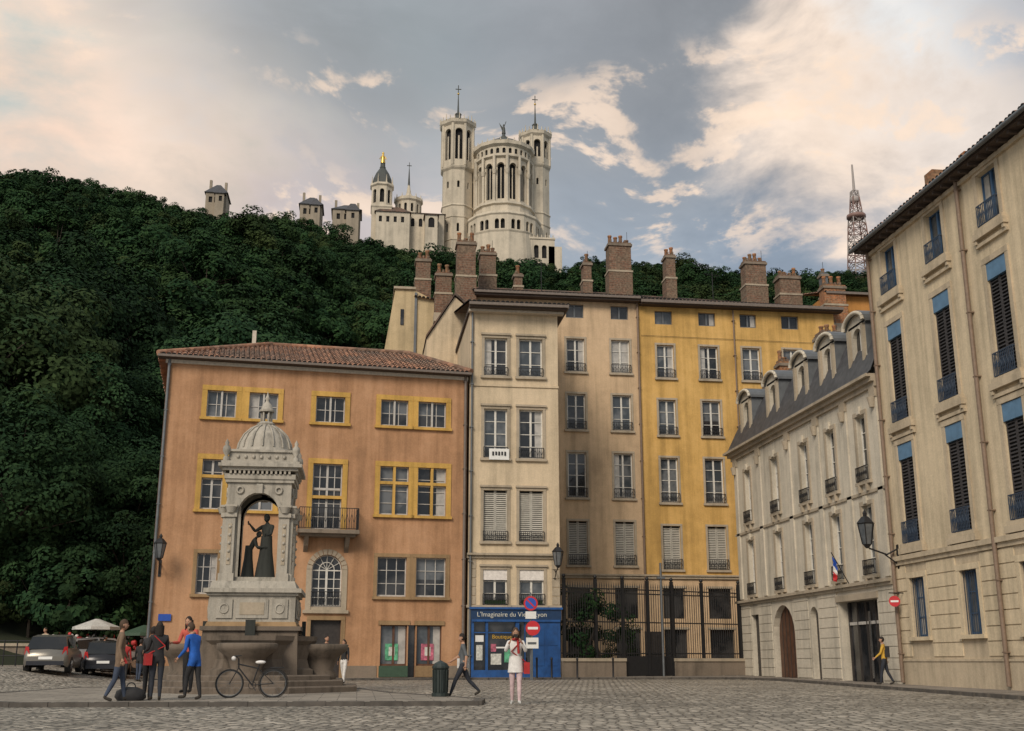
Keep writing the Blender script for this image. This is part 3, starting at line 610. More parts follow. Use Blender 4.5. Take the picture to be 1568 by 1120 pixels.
tiles(T["roof"],(2.8,66.8,23.0),(6.3,66.8,22.6),(2.8,72,24.3),(6.3,72,24.0),"red_tiles")
T.done()
T=Thing("gabled_house",(5,64,.4)); B=T["walls"]; extr(B,[(3.35,0),(3.35,19.3),(4.95,21.9),(6.1,20.9),(6.1,0)],63.2,67,"cream_plaster","dark_tiles")
for (a,b_),(c_,d) in (((3.3,19.35),(4.95,22.02)),((4.95,22.02),(6.15,21.0))): B.hexa([(a,63.05,b_-.03),(c_,63.05,d-.03),(c_,67,d-.03),(a,67,b_-.03),(a,63.05,b_+.12),(c_,63.05,d+.12),(c_,67,d+.12),(a,67,b_+.12)],"dark_tiles")
T.done()
for c_ in ((5.1,6.2,63.6,64.6,21,25.6,"chimney_brick",3),(6.75,7.7,66,67,22.6,25.9,"chimney_brick",3),(4.0,4.95,66,66.9,21.5,24.4,"chimney_brick",2),(2.85,3.75,68,69,23,26.0,"chimney_brick",2),
    (13.35,13.85,66.5,67.3,23,25.7,"chimney_brick",1),(15.25,16.7,67.5,68.5,23.4,27.5,"chimney_brick",4),(19,19.6,67.4,68.3,23.4,26.8,"chimney_brick",2),(24.4,25.8,67.6,68.6,23.2,26.7,"chimney_brick",4),(26.7,28.1,67.6,68.6,23,25.8,"chimney_brick",4),(9.0,9.5,67,67.6,23,24.9,"chimney_brick",1),
    (28.4,29.8,64.6,65.4,21.4,24.2,"orange_brick",3),(28.7,29.1,65.5,66,22,25.3,"zinc",1)): chimney("chimney",*c_)
for x,y,z in ((11,68.8,24.2),(22.5,68.8,24)):
    T=Thing("tv_antenna",(x,y,z)); A_=T["mast"]; A_.tube((x,y,z),(x,y,z+2.2),.025,"iron",n=5)
    A_.tube((x-.6,y-.2,z+2.0),(x+.6,y+.2,z+2.0),.015,"iron",n=4)
    for k in range(6): q=-.5+k*.2; A_.tube((x+q,y+q*.33-.3,z+2.0),(x+q,y+q*.33+.3,z+2.0),.01,"iron",n=4)
    T.done()
# ------------------------------------------------------------------ right side: white mansard building
rf=Fr((20,0,0),(0,1,0),(-1,0,0))
T=Thing("white_mansard_building",(24,50,.3)); Wl=T["walls"];Tr=T["stone_trim"];I=T["railings"]
cyc=(56.85,52.85,49.05,46.0,42.9); holes=[]
for c_ in cyc: holes+=[(c_-.45,c_+.45,8.15,10.85),(c_-.45,c_+.45,4.45,7.2)]
facade(Wl,rf,41.1,59,4.1,12.0,holes,"white_stone",.3)
gh=[(56.3,57.4,.2,3.45),(51.5,54.3,.2,3.75,True),(48.65,49.55,.2,3.5,True),(42.7,46.3,.2,3.55)]
facade(Wl,rf,41.1,59,-.2,4.1,gh,"white_stone",.45)
for c_ in cyc:
    for z0,z1 in ((8.15,10.85),(4.45,7.2)):
        win(T,rf,c_-.45,c_+.45,z0,z1,2,4,"frame_white",.25,random.choice(["glass_dark","glass_dark","glass_mid"])); surround(Tr,rf,c_-.45,c_+.45,z0,z1,.17,"trim_stone",.05); rail(I,rf,c_-.5,c_+.5,z0+.02,z0+.6,.14,"iron",.1)
        Tr.fb(rf,c_-.12,c_+.12,0.01,.12,z1+.05,z1+.36,"white_stone")
        for s in (-.42,.3): Tr.fb(rf,c_+s,c_+s+.12,0,.16,z0-.42,z0-.13,"trim_stone")
for z0,z1,d in ((3.98,4.1,.12),(4.1,4.22,.22),(7.62,7.74,.07),(11.7,11.9,.12),(11.9,12.08,.26),(12.08,12.2,.45)): Tr.fb(rf,41.15,59+d,0,d,z0,z1,"trim_stone")
for a in (58.6,55.0,50.9,47.4,44.4,41.5):
    Tr.fb(rf,a-.22,a+.22,0,.07,4.3,11.7,"white_stone"); Tr.fb(rf,a-.26,a+.26,0,.12,11.3,11.7,"trim_stone"); Tr.tube(rf.p(a,.12,10.9),rf.p(a,.12,11.3),.12,"trim_stone",.2,8)
for z in np.arange(.45,3.9,.42):
    for a,b_ in ((57.5,59),(54.4,56.2),(49.7,51.4),(46.5,48.5),(41.2,42.6)): Tr.fb(rf,a,b_,0,.035,z,z+.39,"white_stone")
D=T["doors"]
D.fb(rf,56.3,57.4,-.3,-.24,.2,3.45,"door_dark"); D.fb(rf,51.5,54.3,-.38,-.30,.2,3.75,"door_brown"); D.fb(rf,48.65,49.55,-.35,-.28,.2,3.5,"door_dark"); D.fb(rf,42.7,46.3,-.44,-.40,.2,3.55,"glass_dark")
for i in range(1,6): D.fb(rf,51.5+i*.466-.02,51.5+i*.466+.02,-.30,-.28,.3,3.6,"door_dark")
for u in (42.75,43.6,44.45,45.3,46.15): D.fb(rf,u,u+.1,-.4,-.33,.3,3.5,"door_dark")
D.fb(rf,42.7,46.3,-.4,-.33,2.6,2.72,"frame_grey"); D.fb(rf,44.05,44.2,-.3,-.27,.5,3.1,"chrome")
Tr.fb(rf,42.5,46.5,0,.1,3.55,3.8,"trim_stone")
Wl.face([(20,59,-.2),(34,59,-.2),(34,59,12),(20,59,12)],"white_stone"); Wl.face([(20,41.1,-.2),(34,41.1,-.2),(34,41.1,12),(20,41.1,12)],"white_stone")
R_=T["roof"]; prof=[(19.6,12.2),(19.75,12.35),(20.1,13.2),(20.55,14.2),(21.2,15.3),(21.5,15.45),(25,16.3)]
for (x0,z0),(x1,z1) in zip(prof[:-1],prof[1:]):
    ya=59.2-(x0-19.6); yb=59.2-(x1-19.6)
    R_.face([(x0,41.1,z0),(x1,41.1,z1),(x1,max(yb,55),z1),(x0,max(ya,55),z0)],"slate"); R_.face([(x0,max(ya,55),z0),(x1,max(yb,55),z1),(30,max(yb,55),z1),(30,max(ya,55),z0)],"slate")
R_.fb(Fr((21.3,0,0),(0,1,0),(-1,0,0)),41.1,57.2,-.1,.1,15.28,15.5,"gutter"); R_.face([(20,41.1,12),(34,41.1,12),(34,41.1,15.5),(21.2,41.1,15.3),(20.1,41.1,13.2)],"trim_stone")
Do=T["dormers"]
for c_ in cyc:
    f2=Fr((20.15,0,0),(0,1,0),(-1,0,0)); facade(Do,f2,c_-.8,c_+.8,12.35,14.75,[(c_-.45,c_+.45,12.75,14.55,True)],"white_stone",.2); 
    Do.fb(f2,c_-.46,c_+.46,-.2,-.17,12.75,14.5,"glass_dark"); Do.fb(f2,c_-.03,c_+.03,-.17,-.13,12.75,14.5,"frame_white"); Do.fb(f2,c_-.45,c_+.45,-.17,-.14,13.4,13.45,"frame_white")
    N=10; prev=None
    for i in range(N+1):
        t=math.pi*i/N; a=c_-.95*math.cos(t); z=14.65+.5*math.sin(t)
        if prev:
            a0,z0=prev; Do.hexa([f2.p(a0,.15,z0-.0),f2.p(a,.15,z-.0),f2.p(a,-1.6,z),f2.p(a0,-1.6,z0),f2.p(a0,.15,z0+.13),f2.p(a,.15,z+.13),f2.p(a,-1.6,z+.13),f2.p(a0,-1.6,z0+.13)],"zinc")
            Do.face([f2.p(a0,0,14.65),f2.p(a,0,14.65),f2.p(a,0,z),f2.p(a0,0,z0)],"white_stone"); Do.tube(f2.p(a0,.17,z0+.03),f2.p(a,.17,z+.03),.09,"white_stone",n=5)
        prev=(a,z)
    for s in (-.8,.8): Do.face([f2.p(c_+s,0,12.35),f2.p(c_+s,-1.5,13.5),f2.p(c_+s,-1.5,14.75),f2.p(c_+s,0,14.75)],"zinc")
    for s in (-.78,.58): Do.fb(f2,c_+s,c_+s+.2,0,.12,12.35,14.6,"trim_stone")
    for s in (-1,1): Do.mesh([f2.p(c_+s*.8,.05,12.3),f2.p(c_+s*1.15,.05,12.3),f2.p(c_+s*1.05,.05,12.8),f2.p(c_+s*.8,.05,13.6)],[(0,1,2,3)],"white_stone")
T["roof"].box(22.5,24,44,46,15.5,16.2,"slate")
T.done()
chimney("chimney",22.3,22.9,57.2,57.9,13,17.0,"orange_brick",2); chimney("chimney",23.2,24.3,53.5,54.5,14.5,17.6,"chimney_brick",3)
T=Thing("french_flag",(19.6,44.9,4.6)); T["pole"].tube((20,44.9,4.0),(19.2,44.9,5.5),.02,"iron")
for k,mt in enumerate(("sign_blue","sign_white","sign_red")): T["cloth"].mesh([(19.42-k*.02+.0*j,44.9+.05*math.sin(j*2+k),5.1-.22*k-.0-j*.12) for j in range(4)]+[(19.24-k*.01,44.9+.05*math.sin(j*2+k+1),5.35-.3*k-j*.14) for j in range(4)],[(j,j+1,j+5,j+4) for j in range(3)],mt)
T.done()
# ------------------------------------------------------------------ near building
T=Thing("blue_blind_building",(24,30,.3)); Wl=T["walls"];Tr=T["stone_trim"];I=T["railings"]; cy=(39.3,35.7,32.1,28.5,24.9,21.3); holes=[]
R4=((15.0,16.85),(9.9,13.75),(5.35,9.05))
for c_ in cy:
    for z0,z1 in R4: holes.append((c_-.58,c_+.58,z0,z1))
facade(Wl,rf,14,41,4.8,17.2,holes,"near_plaster",.28); facade(Wl,rf,14,41,-.3,4.8,[(c_-.55,c_+.55,2.0,4.1) for c_ in cy],"near_stone",.35)
for c_ in cy:
    a,b_=c_-.58,c_+.58
    for k,(z0,z1) in enumerate(R4):
        surround(Tr,rf,a,b_,z0,z1,.2,"near_stone",.05); Tr.fb(rf,a-.35,b_+.35,0,.18,z0-.36,z0-.14,"near_stone"); Tr.fb(rf,a-.35,b_+.35,0,.1,z0-.62,z0-.5,"near_stone")
        for q in (-.3,.18): Tr.fb(rf,(a if q<0 else b_)+q,(a if q<0 else b_)+q+.12,0,.15,z0-.5,z0-.36,"near_stone")
        if k==0: win(T,rf,a,b_,z0,z1,2,2,"frame_blue",.22,"glass_mid"); rail(I,rf,a,b_,z0+.02,z0+.75,.12,"iron_blue",.09)
        else:
            Lv=T["louvred_shutters"]; louvers(Lv,rf,a+.03,(a+b_)/2-.01,z0,z1-.55,"louver",-.1,.12); louvers(Lv,rf,(a+b_)/2+.01,b_-.03,z0,z1-.55,"louver",-.1,.12)
            T["blinds"].fb(rf,a+.01,b_-.01,-.16,.02,z1-.58,z1-.02,"blind_blue"); rail(I,rf,a,b_,z0+.02,z0+.8,.12,"iron_blue",.09)
    win(T,rf,c_-.55,c_+.55,2.0,4.1,2,3,"frame_blue",.26,"glass_mid"); surround(Tr,rf,c_-.55,c_+.55,2.0,4.1,.2,"near_plaster",.05)
    for k in range(8): I.fb(rf,c_-.5+k*.14,c_-.48+k*.14,-.08,-.06,2.0,4.1,"iron_blue")
for z0,z1,d in ((4.62,4.78,.08),(4.78,4.95,.16),(.0,1.15,.07),(1.15,1.22,.1),(16.95,17.1,.12)): Tr.fb(rf,14,40.98,0,d,z0,z1,"near_stone")
for z in np.arange(1.3,4.5,.47):
    last=14
    for c_ in reversed(cy):
        Tr.fb(rf,last,c_-.8,0,.03,z+.02,z+.45,"near_plaster"); last=c_+.8
    Tr.fb(rf,last,40.95,0,.03,z+.02,z+.45,"near_plaster")
R_=T["roof"]; tiles(R_,(19.42,14,17.38),(19.42,41.3,17.38),(25,14,19.2),(25,41.3,19.2),"red_tiles",rad=.11)
R_.box(19.5,20,14,41.2,17.2,17.34,"wood_fascia"); R_.tube((19.38,14,17.32),(19.38,41.3,17.32),.08,"zinc",n=8)
for y_ in np.arange(14.3,41,.6): R_.box(19.55,20,y_,y_+.12,17.08,17.2,"wood_fascia")
R_.face([(19.42,41.25,17.3),(25,41.25,19.1),(33,41.25,17.3)],"near_plaster"); Wl.face([(20,41,-.3),(34,41,-.3),(34,41,17.3),(20,41,17.3)],"near_plaster"); R_.face([(25,14,19.2),(25,41.3,19.2),(33,41.3,17.3),(33,14,17.3)],"red_tiles")
R_.box(20.6,21.2,36.5,37.1,17.6,18.9,"orange_brick"); R_.box(20.4,20.8,33.9,34.3,17.5,18.4,"orange_brick")
drainpipe(T,rf,33.75,.4,17.2,.14,.075); drainpipe(T,rf,40.8,.4,17.2,.14,.075)
T.done()
wall_lantern("wall_lantern",Fr((20,40.6,0),(0,1,0),(-1,0,0)),0,5.4,1.5)
# ------------------------------------------------------------------ fence with gate
T=Thing("iron_fence",(14.5,56.8,.4)); a=Vector((9.62,55.0,0)); b_=Vector((20.0,58.9,0)); fl=(b_-a).length; ff=Fr(a,(b_-a),((b_-a).y,-(b_-a).x,0)); B=T["stone_base"]; I=T["bars"]
ga,gb=3.6,6.6
for u0,u1 in ((0,ga),(gb,fl)): B.fb(ff,u0,u1,-.2,.2,-.2,1.15,"old_stone"); B.fb(ff,u0-.03,u1,-.25,.25,1.15,1.3,"trim_stone")
n=int(fl/.14)
for i in range(n+1):
    u=fl*i/n; z0=1.3 if not ga<u<gb else .45; I.tube(ff.p(u,0,z0),ff.p(u,0,4.75),.02,"iron",n=4); I.tube(ff.p(u,0,4.75),ff.p(u,0,5.0),.03,"iron",0,n=4)
for z in (1.5,3.0,4.4,4.6): I.fb(ff,0,fl,-.02,.02,z,z+.06,"iron")
for u in (0.2,2,ga,(ga+gb)/2,gb,8.5,fl-.15):
    I.fb(ff,u-.07,u+.07,-.07,.07,.3,5.1,"iron"); I.ball(ff.p(u,0,5.2),.1,"iron",n=8)
I.fb(ff,ga,gb,-.03,.03,.45,1.4,"iron"); I.fb(ff,ga+1.3,gb-.6,-.05,-.02,.4,2.6,"door_dark")
for i in range(14): 
    u=fl*(i+.5)/14; I.torus(ff.p(u,0,4.52),ff.u,(0,0,1),.07,.012,"iron",10,4)
T.done()
me=tree_mesh("shrub_mesh",55,3.6,1.5,26,90,.09,"leaves")
for x,y,s in ((10.7,56.4,1.0),(12.2,57.4,.95),(13.4,58.3,.6)):
    o=bpy.data.objects.new("courtyard_shrub",me); o.location=(x,y,.2); o.scale=(s,s,s*1.15); o.rotation_euler=(0,0,x*3); scene.collection.objects.link(o)
T=Thing("iron_gate_post",(15.4,56.9,.4)); T["post"].tube((15.1,56.7,.3),(15.1,56.7,6.0),.06,"zinc"); T["post"].box(14.9,15.3,56.6,56.8,5.2,5.3,"zinc"); T.done()
# ------------------------------------------------------------------ monument
mx,my,mz=-3.1,35.5,.31
T=Thing("fountain_monument",(mx,my,mz)); St=T["steps"]; Ba=T["basins"]; Pe=T["pedestal"]; Ae=T["aedicule"]; Dm=T["dome"]
o8=math.pi/8
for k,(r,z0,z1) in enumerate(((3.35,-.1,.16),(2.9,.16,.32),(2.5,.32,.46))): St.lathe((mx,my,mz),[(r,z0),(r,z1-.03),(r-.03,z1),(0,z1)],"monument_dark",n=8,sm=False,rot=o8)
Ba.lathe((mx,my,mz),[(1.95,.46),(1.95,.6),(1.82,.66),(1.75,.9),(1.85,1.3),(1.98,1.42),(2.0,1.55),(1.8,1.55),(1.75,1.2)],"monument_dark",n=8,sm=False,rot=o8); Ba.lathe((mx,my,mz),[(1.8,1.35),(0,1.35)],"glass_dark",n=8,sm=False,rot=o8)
for a in (0,math.pi/2,math.pi,-math.pi/2):
    c_=(mx+1.95*math.cos(a),my+1.95*math.sin(a),mz); Ba.lathe(c_,[(.5,.3),(.55,.45),(.42,.6),(.55,.95),(.82,1.15),(.86,1.32),(.78,1.34),(.7,1.1)],"monument_dark",n=14); Ba.lathe(c_,[(.76,1.2),(0,1.2)],"glass_dark",n=14)
mf=Fr((mx,my,mz),(1,0,0),(0,-1,0))
def sq(B,hw,z0,z1,mat,hw1=None):
    hw1=hw1 or hw; B.mesh([(mx+sx*h,my+sy*h,mz+z) for z,h in ((z0,hw),(z1,hw1)) for sx,sy in ((-1,-1),(1,-1),(1,1),(-1,1))],[(0,3,2,1),(4,5,6,7),(0,1,5,4),(1,2,6,5),(2,3,7,6),(3,0,4,7)],mat)
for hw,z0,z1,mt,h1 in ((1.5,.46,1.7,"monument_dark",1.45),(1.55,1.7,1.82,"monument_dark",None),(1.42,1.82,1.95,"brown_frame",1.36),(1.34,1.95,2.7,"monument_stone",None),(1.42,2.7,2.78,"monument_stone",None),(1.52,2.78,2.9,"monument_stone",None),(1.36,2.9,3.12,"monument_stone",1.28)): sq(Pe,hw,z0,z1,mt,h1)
for q in range(4):
    R=Matrix.Rotation(q*math.pi/2,3,"Z"); u=R@V(1,0,0); nn=R@V(0,-1,0); f4=Fr(V(mx,my,mz)+nn*1.02,u,nn)
    facade(Ae,f4,-1.02,1.02,3.12,6.05,[(-.66,.66,3.2,5.75,True)],"monument_stone",.3)
    for s in (-1,1):
        c1=s*.86; Ae.fb(f4,c1-.15,c1+.15,0,.1,3.35,5.0,"monument_stone"); Ae.fb(f4,c1-.2,c1+.2,0,.14,3.12,3.35,"monument_stone"); Ae.fb(f4,c1-.2,c1+.2,0,.16,5.0,5.12,"monument_stone"); Ae.fb(f4,c1-.06,c1+.06,.1,.12,3.6,4.8,"trim_stone")
        for k in range(5): Ae.ball(f4.p(c1,.12,3.75+k*.24),.05,"monument_stone",n=6)
        Ae.tube(f4.p(c1,.12,5.12),f4.p(c1,.12,5.3),.12,"monument_stone",.19,8); Ae.fb(f4,c1-.2,c1+.2,0,.2,5.3,5.36,"monument_stone")
        Pe.fb(f4,c1-.25,c1+.25,.34,.37,2.05,2.6,"monument_stone"); Pe.torus(f4.p(c1,.37,2.32),u,(0,0,1),.13,.03,"monument_stone",12,5)
        Ae.torus(f4.p(s*.62,.03,5.82),u,(0,0,1),.1,.035,"monument_stone",12,5)
    Pe.fb(f4,-.5,.5,.33,.36,2.05,2.6,"monument_stone"); Pe.fb(f4,-.38,.38,.36,.375,2.15,2.5,"trim_stone"); Pe.fb(f4,-.15,.15,.5,.62,1.5,2.0,"bronze_stone"); Pe.fb(f4,-.2,.2,.45,.56,.8,1.6,"monument_dark")
    for i in range(12):
        t0,t1=math.pi*i/12,math.pi*(i+1)/12; w=[(-r*math.cos(t),5.09+r*math.sin(t)) for r,t in ((.66,t0),(.78,t0),(.78,t1),(.66,t1))]; Ae.hexa([f4.p(a,0,b_) for a,b_ in w]+[f4.p(a,.06,b_) for a,b_ in w],"monument_stone")
    Ae.fb(f4,-.1,.1,0,.14,5.72,6.0,"monument_stone")
    for i in range(14): Ae.fb(f4,-.98+i*.145,-.91+i*.145,.1,.18,6.3,6.4,"monument_stone")
    for i in range(7): Ae.ball(f4.p(-.75+i*.25,.04,6.83),.06,"monument_stone",n=6)
for hw,z0,z1 in ((1.1,6.05,6.15),(1.14,6.15,6.3),(1.22,6.4,6.5),(1.34,6.5,6.6),(1.26,6.6,6.68),(1.05,6.68,6.98),(1.12,6.98,7.05)): sq(Ae,hw,z0,z1,"monument_stone")
for sx in (-1,1):
    for sy in (-1,1): Ae.lathe((mx+sx*1.12,my+sy*1.12,mz+6.68),[(.1,0),(.1,.1),(.05,.16),(.13,.3),(.12,.42),(.05,.5),(.07,.56),(0,.68)],"monument_stone",n=8)
sq(Ae,.99,3.1,3.25,"monument_stone")
Dm.lathe((mx,my,mz),[(.98,7.05),(.95,7.15),(.9,7.2),(.86,7.4),(.72,7.65),(.5,7.85),(.3,7.95),(.28,8.0),(.32,8.03),(.28,8.06),(.22,8.1)],"monument_stone",n=16)
for i in range(16):
    t=2*math.pi*i/16; pr=[(.92,7.2),(.88,7.4),(.74,7.66),(.52,7.86),(.3,7.97)]
    Dm.path([(mx+r*math.cos(t),my+r*math.sin(t),mz+z) for r,z in pr],.03,"monument_stone",5)
for i in range(6):
    t=2*math.pi*i/6; Dm.tube((mx+.17*math.cos(t),my+.17*math.sin(t),mz+8.08),(mx+.17*math.cos(t),my+.17*math.sin(t),mz+8.42),.035,"monument_stone")
Dm.lathe((mx,my,mz),[(.25,8.42),(.27,8.48),(.2,8.53),(.16,8.66),(.07,8.74),(.05,8.8),(.09,8.86),(.05,8.93),(0,9.1)],"monument_stone",n=10)
for B in (Pe,Ae,Dm): B.v=[(mx+(x-mx)*.92,my+(y-my)*.92,z) for x,y,z in B.v]
T.done()
# ------------------------------------------------------------------ basilica
k_=356/350
def bz(z): return 1.15+(z-1.15)*k_
T=Thing("hilltop_basilica",(43,356,125)); B=T["apse"]; C_=T["towers"]; ST="basilica_stone"; SS="house_stone"
def polyT(B,cx,cy,r,n,z0,z1,mat,hole=None,rot=0,rev=.8,inner=True):
    """polygon drum with a real arched opening in each side"""
    for i in range(n):
        t0=rot+2*math.pi*i/n; t1=rot+2*math.pi*(i+1)/n; p0=V(cx+r*math.cos(t0),cy+r*math.sin(t0),0); p1=V(cx+r*math.cos(t1),cy+r*math.sin(t1),0)
        u=p1-p0; L_=u.length; nn=V(u.y,-u.x,0); f=Fr(p0,u,nn); hs=[]
        if hole: 
            for (fa,fb_,a,b_) in hole: hs.append((L_*fa,L_*fb_,a,b_,True))
        facade(B,f,0,L_,z0,z1,hs,mat,rev)
    if inner and hole: B.lathe((cx,cy,0),[(r*math.cos(math.pi/n)-rev-.05,z0),(r*math.cos(math.pi/n)-rev-.05,z1)],"dark_inside",n=n,sm=False,rot=rot)
def ring(B,cx,cy,prof,n,mat,rot=0): B.lathe((cx,cy,0),prof,mat,n=n,sm=False,rot=rot)
def tower(cx,cy,r,zb,zc,zt,zs):
    rt=math.pi/8; zm=zb+(zc-zb)*.55
    polyT(C_,cx,cy,r*.92,8,zb,zm,ST,[(.4,.6,zm-9,zm-6)],rt,.5); polyT(C_,cx,cy,r*.90,8,zm,zc-1.2,ST,[(.4,.6,zc-8,zc-5.6)],rt,.5)
    for z in (zb+6,zm-4): ring(C_,cx,cy,[(r*.92,z),(r*.96,z+.15),(r*.96,z+.5),(r*.92,z+.6)],8,ST,rt)
    ring(C_,cx,cy,[(r*.92,zm),(r*.98,zm+.4),(r*.9,zm+.9)],8,ST,rt)
    ring(C_,cx,cy,[(r*.9,zc-1.6),(r*1.0,zc-.9),(r*1.03,zc-.3),(r*.97,zc)],8,ST,rt)
    polyT(C_,cx,cy,r*.94,8,zc,zt-3.2,ST,[(.2,.8,zc+2.2,zt-4.6)],rt,.9)
    for i in range(8):
        t=rt+2*math.pi*i/8; C_.tube((cx+r*.93*math.cos(t),cy+r*.93*math.sin(t),zc),(cx+r*.93*math.cos(t),cy+r*.93*math.sin(t),zt-3),r*.09,ST,n=8)
        tm=rt+2*math.pi*(i+.5)/8; rr=r*.9*math.cos(math.pi/8); C_.tube((cx+rr*math.cos(tm),cy+rr*math.sin(tm),zc+2.2),(cx+rr*math.cos(tm),cy+rr*math.sin(tm),zt-7.5),r*.05,ST,n=6)
    ring(C_,cx,cy,[(r*.94,zt-3.4),(r*1.08,zt-2.6),(r*1.12,zt-1.5),(r*1.02,zt-1.5),(r*.9,zt-1.2),(0,zt-.8)],8,ST,rt)
    for i in range(24):
        t=2*math.pi*i/24; C_.tube((cx+r*1.04*math.cos(t),cy+r*1.04*math.sin(t),zt-1.6),(cx+r*1.04*math.cos(t),cy+r*1.04*math.sin(t),zt-.1+(.7 if i%3==0 else 0)),.3,ST,.12,n=4)
    C_.lathe((cx,cy,0),[(r*.32,zt-1),(r*.30,zt+.8),(r*.2,zt+1.2),(r*.17,zt+2.6),(r*.22,zt+2.8),(.35,zt+3.6),(.12,zs-3)],"copper_dark",n=8); C_.tube((cx,cy,zs-3),(cx,cy,zs+.3),.16,"copper_dark",n=5); C_.tube((cx-1,cy,zs-1.2),(cx+1,cy,zs-1.2),.16,"copper_dark",n=4); C_.ball((cx,cy,zs-3),.4,"gold",n=8)
tower(27.7*k_,356,5.9,bz(128),bz(160.5),bz(178.5),bz(192)); tower(54.2*k_,356,5.4,bz(122),bz(163.2),bz(176.3),bz(189.9))
ax,ay,ar=43.6,352,9.9; n=14; rt=-math.pi/2
polyT(B,ax,ay,ar,n,bz(133),bz(144),ST,[(.4,.6,bz(138),bz(141))],rt,.4); ring(B,ax,ay,[(ar,bz(143.6)),(ar+.7,bz(144)),(ar+.6,bz(144.8)),(ar-.3,bz(145))],n,ST,rt)
polyT(B,ax,ay,ar-.6,n,bz(145),bz(160.5),ST,[(.22,.78,bz(146),bz(158.6))],rt,1.0)
for i in range(n):
    t=rt+2*math.pi*i/n; c_,s_=math.cos(t),math.sin(t); B.tube((ax+(ar-.3)*c_,ay+(ar-.3)*s_,bz(145)),(ax+(ar-.3)*c_,ay+(ar-.3)*s_,bz(154.5)),.42,ST,n=8); B.tube((ax+(ar-.2)*c_,ay+(ar-.2)*s_,bz(154.5)),(ax+(ar-.2)*c_,ay+(ar-.2)*s_,bz(156)),.5,ST,.9,n=8); B.tube((ax+(ar-.1)*c_,ay+(ar-.1)*s_,bz(156)),(ax+(ar-.1)*c_,ay+(ar-.1)*s_,bz(161)),.55,ST,n=6)
    tm=rt+2*math.pi*(i+.5)/n; rr=(ar-1.2)*math.cos(math.pi/n); B.tube((ax+rr*math.cos(tm),ay+rr*math.sin(tm),bz(146)),(ax+rr*math.cos(tm),ay+rr*math.sin(tm),bz(157)),.2,ST,n=6)
    f0=V(ax+(ar-.55)*math.cos(math.pi/n)*math.cos(tm),ay+(ar-.55)*math.cos(math.pi/n)*math.sin(tm),0); u=V(-math.sin(tm),math.cos(tm),0); nn=V(math.cos(tm),math.sin(tm),0); f=Fr(f0,u,nn)
    for j in range(8):
        t0,t1=math.pi*j/8,math.pi*(j+1)/8; B.tube(f.p(-1.35*math.cos(t0),.15,bz(157.4)+1.35*math.sin(t0)),f.p(-1.35*math.cos(t1),.15,bz(157.4)+1.35*math.sin(t1)),.22,ST,n=4)
ring(B,ax,ay,[(ar-.6,bz(160.3)),(ar+.3,bz(160.8)),(ar+.3,bz(161.4)),(ar-.2,bz(161.5))],n,ST,rt)
polyT(B,ax,ay,ar-.4,n*2,bz(161.5),bz(164.3),ST,[(.25,.75,bz(161.9),bz(163.8))],rt,.5)
ring(B,ax,ay,[(ar-.4,bz(164.2)),(ar+.7,bz(165)),(ar+.8,bz(166.2)),(ar-.2,bz(166.2)),(ar-1.5,bz(167)),(5,bz(169)),(2.4,bz(169.6))],n,ST,rt)
ring(B,ax,ay,[(ar-.6,bz(166.25)),(ar-1.6,bz(167.4)),(5.2,bz(169.3)),(2.0,bz(170.2)),(1.6,bz(171.5)),(.6,bz(172.4)),(.5,bz(173.4))],n,"copper_dark",rt)
for i in range(28): t=2*math.pi*i/28; B.tube((ax+(ar+.4)*math.cos(t),ay+(ar+.4)*math.sin(t),bz(166.1)),(ax+(ar+.4)*math.cos(t),ay+(ar+.4)*math.sin(t),bz(167.2)),.3,ST,.15,n=4)
S=T["statue"]; S.lathe((ax,ay,bz(173.2)),[(.7,0),(.55,1.4),(.45,2.4),(.2,2.7),(.32,3.0),(.3,3.4),(0,3.6)],"copper_dark",n=8); S.mesh([(ax,ay,bz(175.2)),(ax-1.7,ay,bz(177.2)),(ax-.6,ay,bz(174.4))],[(0,1,2)],"copper_dark"); S.tube((ax,ay,bz(175.4)),(ax+.8,ay,bz(177.8)),.12,"copper_dark")
N_=T["nave"]; N_.box(27,56,357,400,120,bz(159),ST); N_.box(33.5,36,351,358,bz(130),bz(163),ST); N_.box(51.5,54,351,358,bz(128),bz(163),ST); N_.mesh([(27,357,bz(159)),(56,357,bz(159)),(41.5,357,bz(165)),(27,400,bz(159)),(56,400,bz(159)),(41.5,400,bz(165))],[(0,1,2),(0,2,5,3),(1,4,5,2)],"copper_dark")
ring(B,ax,ay,[(ar+4.5,118),(ar+3.6,bz(133)),(ar+3.9,bz(133.6)),(ar+3,bz(134))],n,ST,rt)
polyT(B,ax,ay,ar+2.4,n,bz(134),bz(139.5),ST,[(.2,.45,bz(134.6),bz(138)),(.55,.8,bz(134.6),bz(138))],rt,.8); ring(B,ax,ay,[(ar+2.4,bz(139.3)),(ar+2.8,bz(139.8)),(ar+2.6,bz(140.6)),(ar,bz(141.4))],n,ST,rt)
Te=T["terrace"]; tf=Fr((0,341,0),(1,0,0),(0,-1,0)); facade(Te,tf,44,59,117,134,[(47+i*2.6,48.6+i*2.6,127.5,132,True) for i in range(4)],ST,.8); Te.box(44,59,342.2,356,117,134.1,ST); Te.box(44,59,341.85,342.1,126,133,"dark_inside"); Te.box(43.8,59.2,340.7,342,134,134.6,ST); Te.fb(Fr((60,341,0),(1,0,0),(0,-1,0)),-3,1.4,-14,0,117,bz(129.5),ST)
for i in range(12): Te.box(44.3+i*1.28,44.6+i*1.28,340.8,341.0,134.6,135.5,ST)
Wg=T["wings"]; 
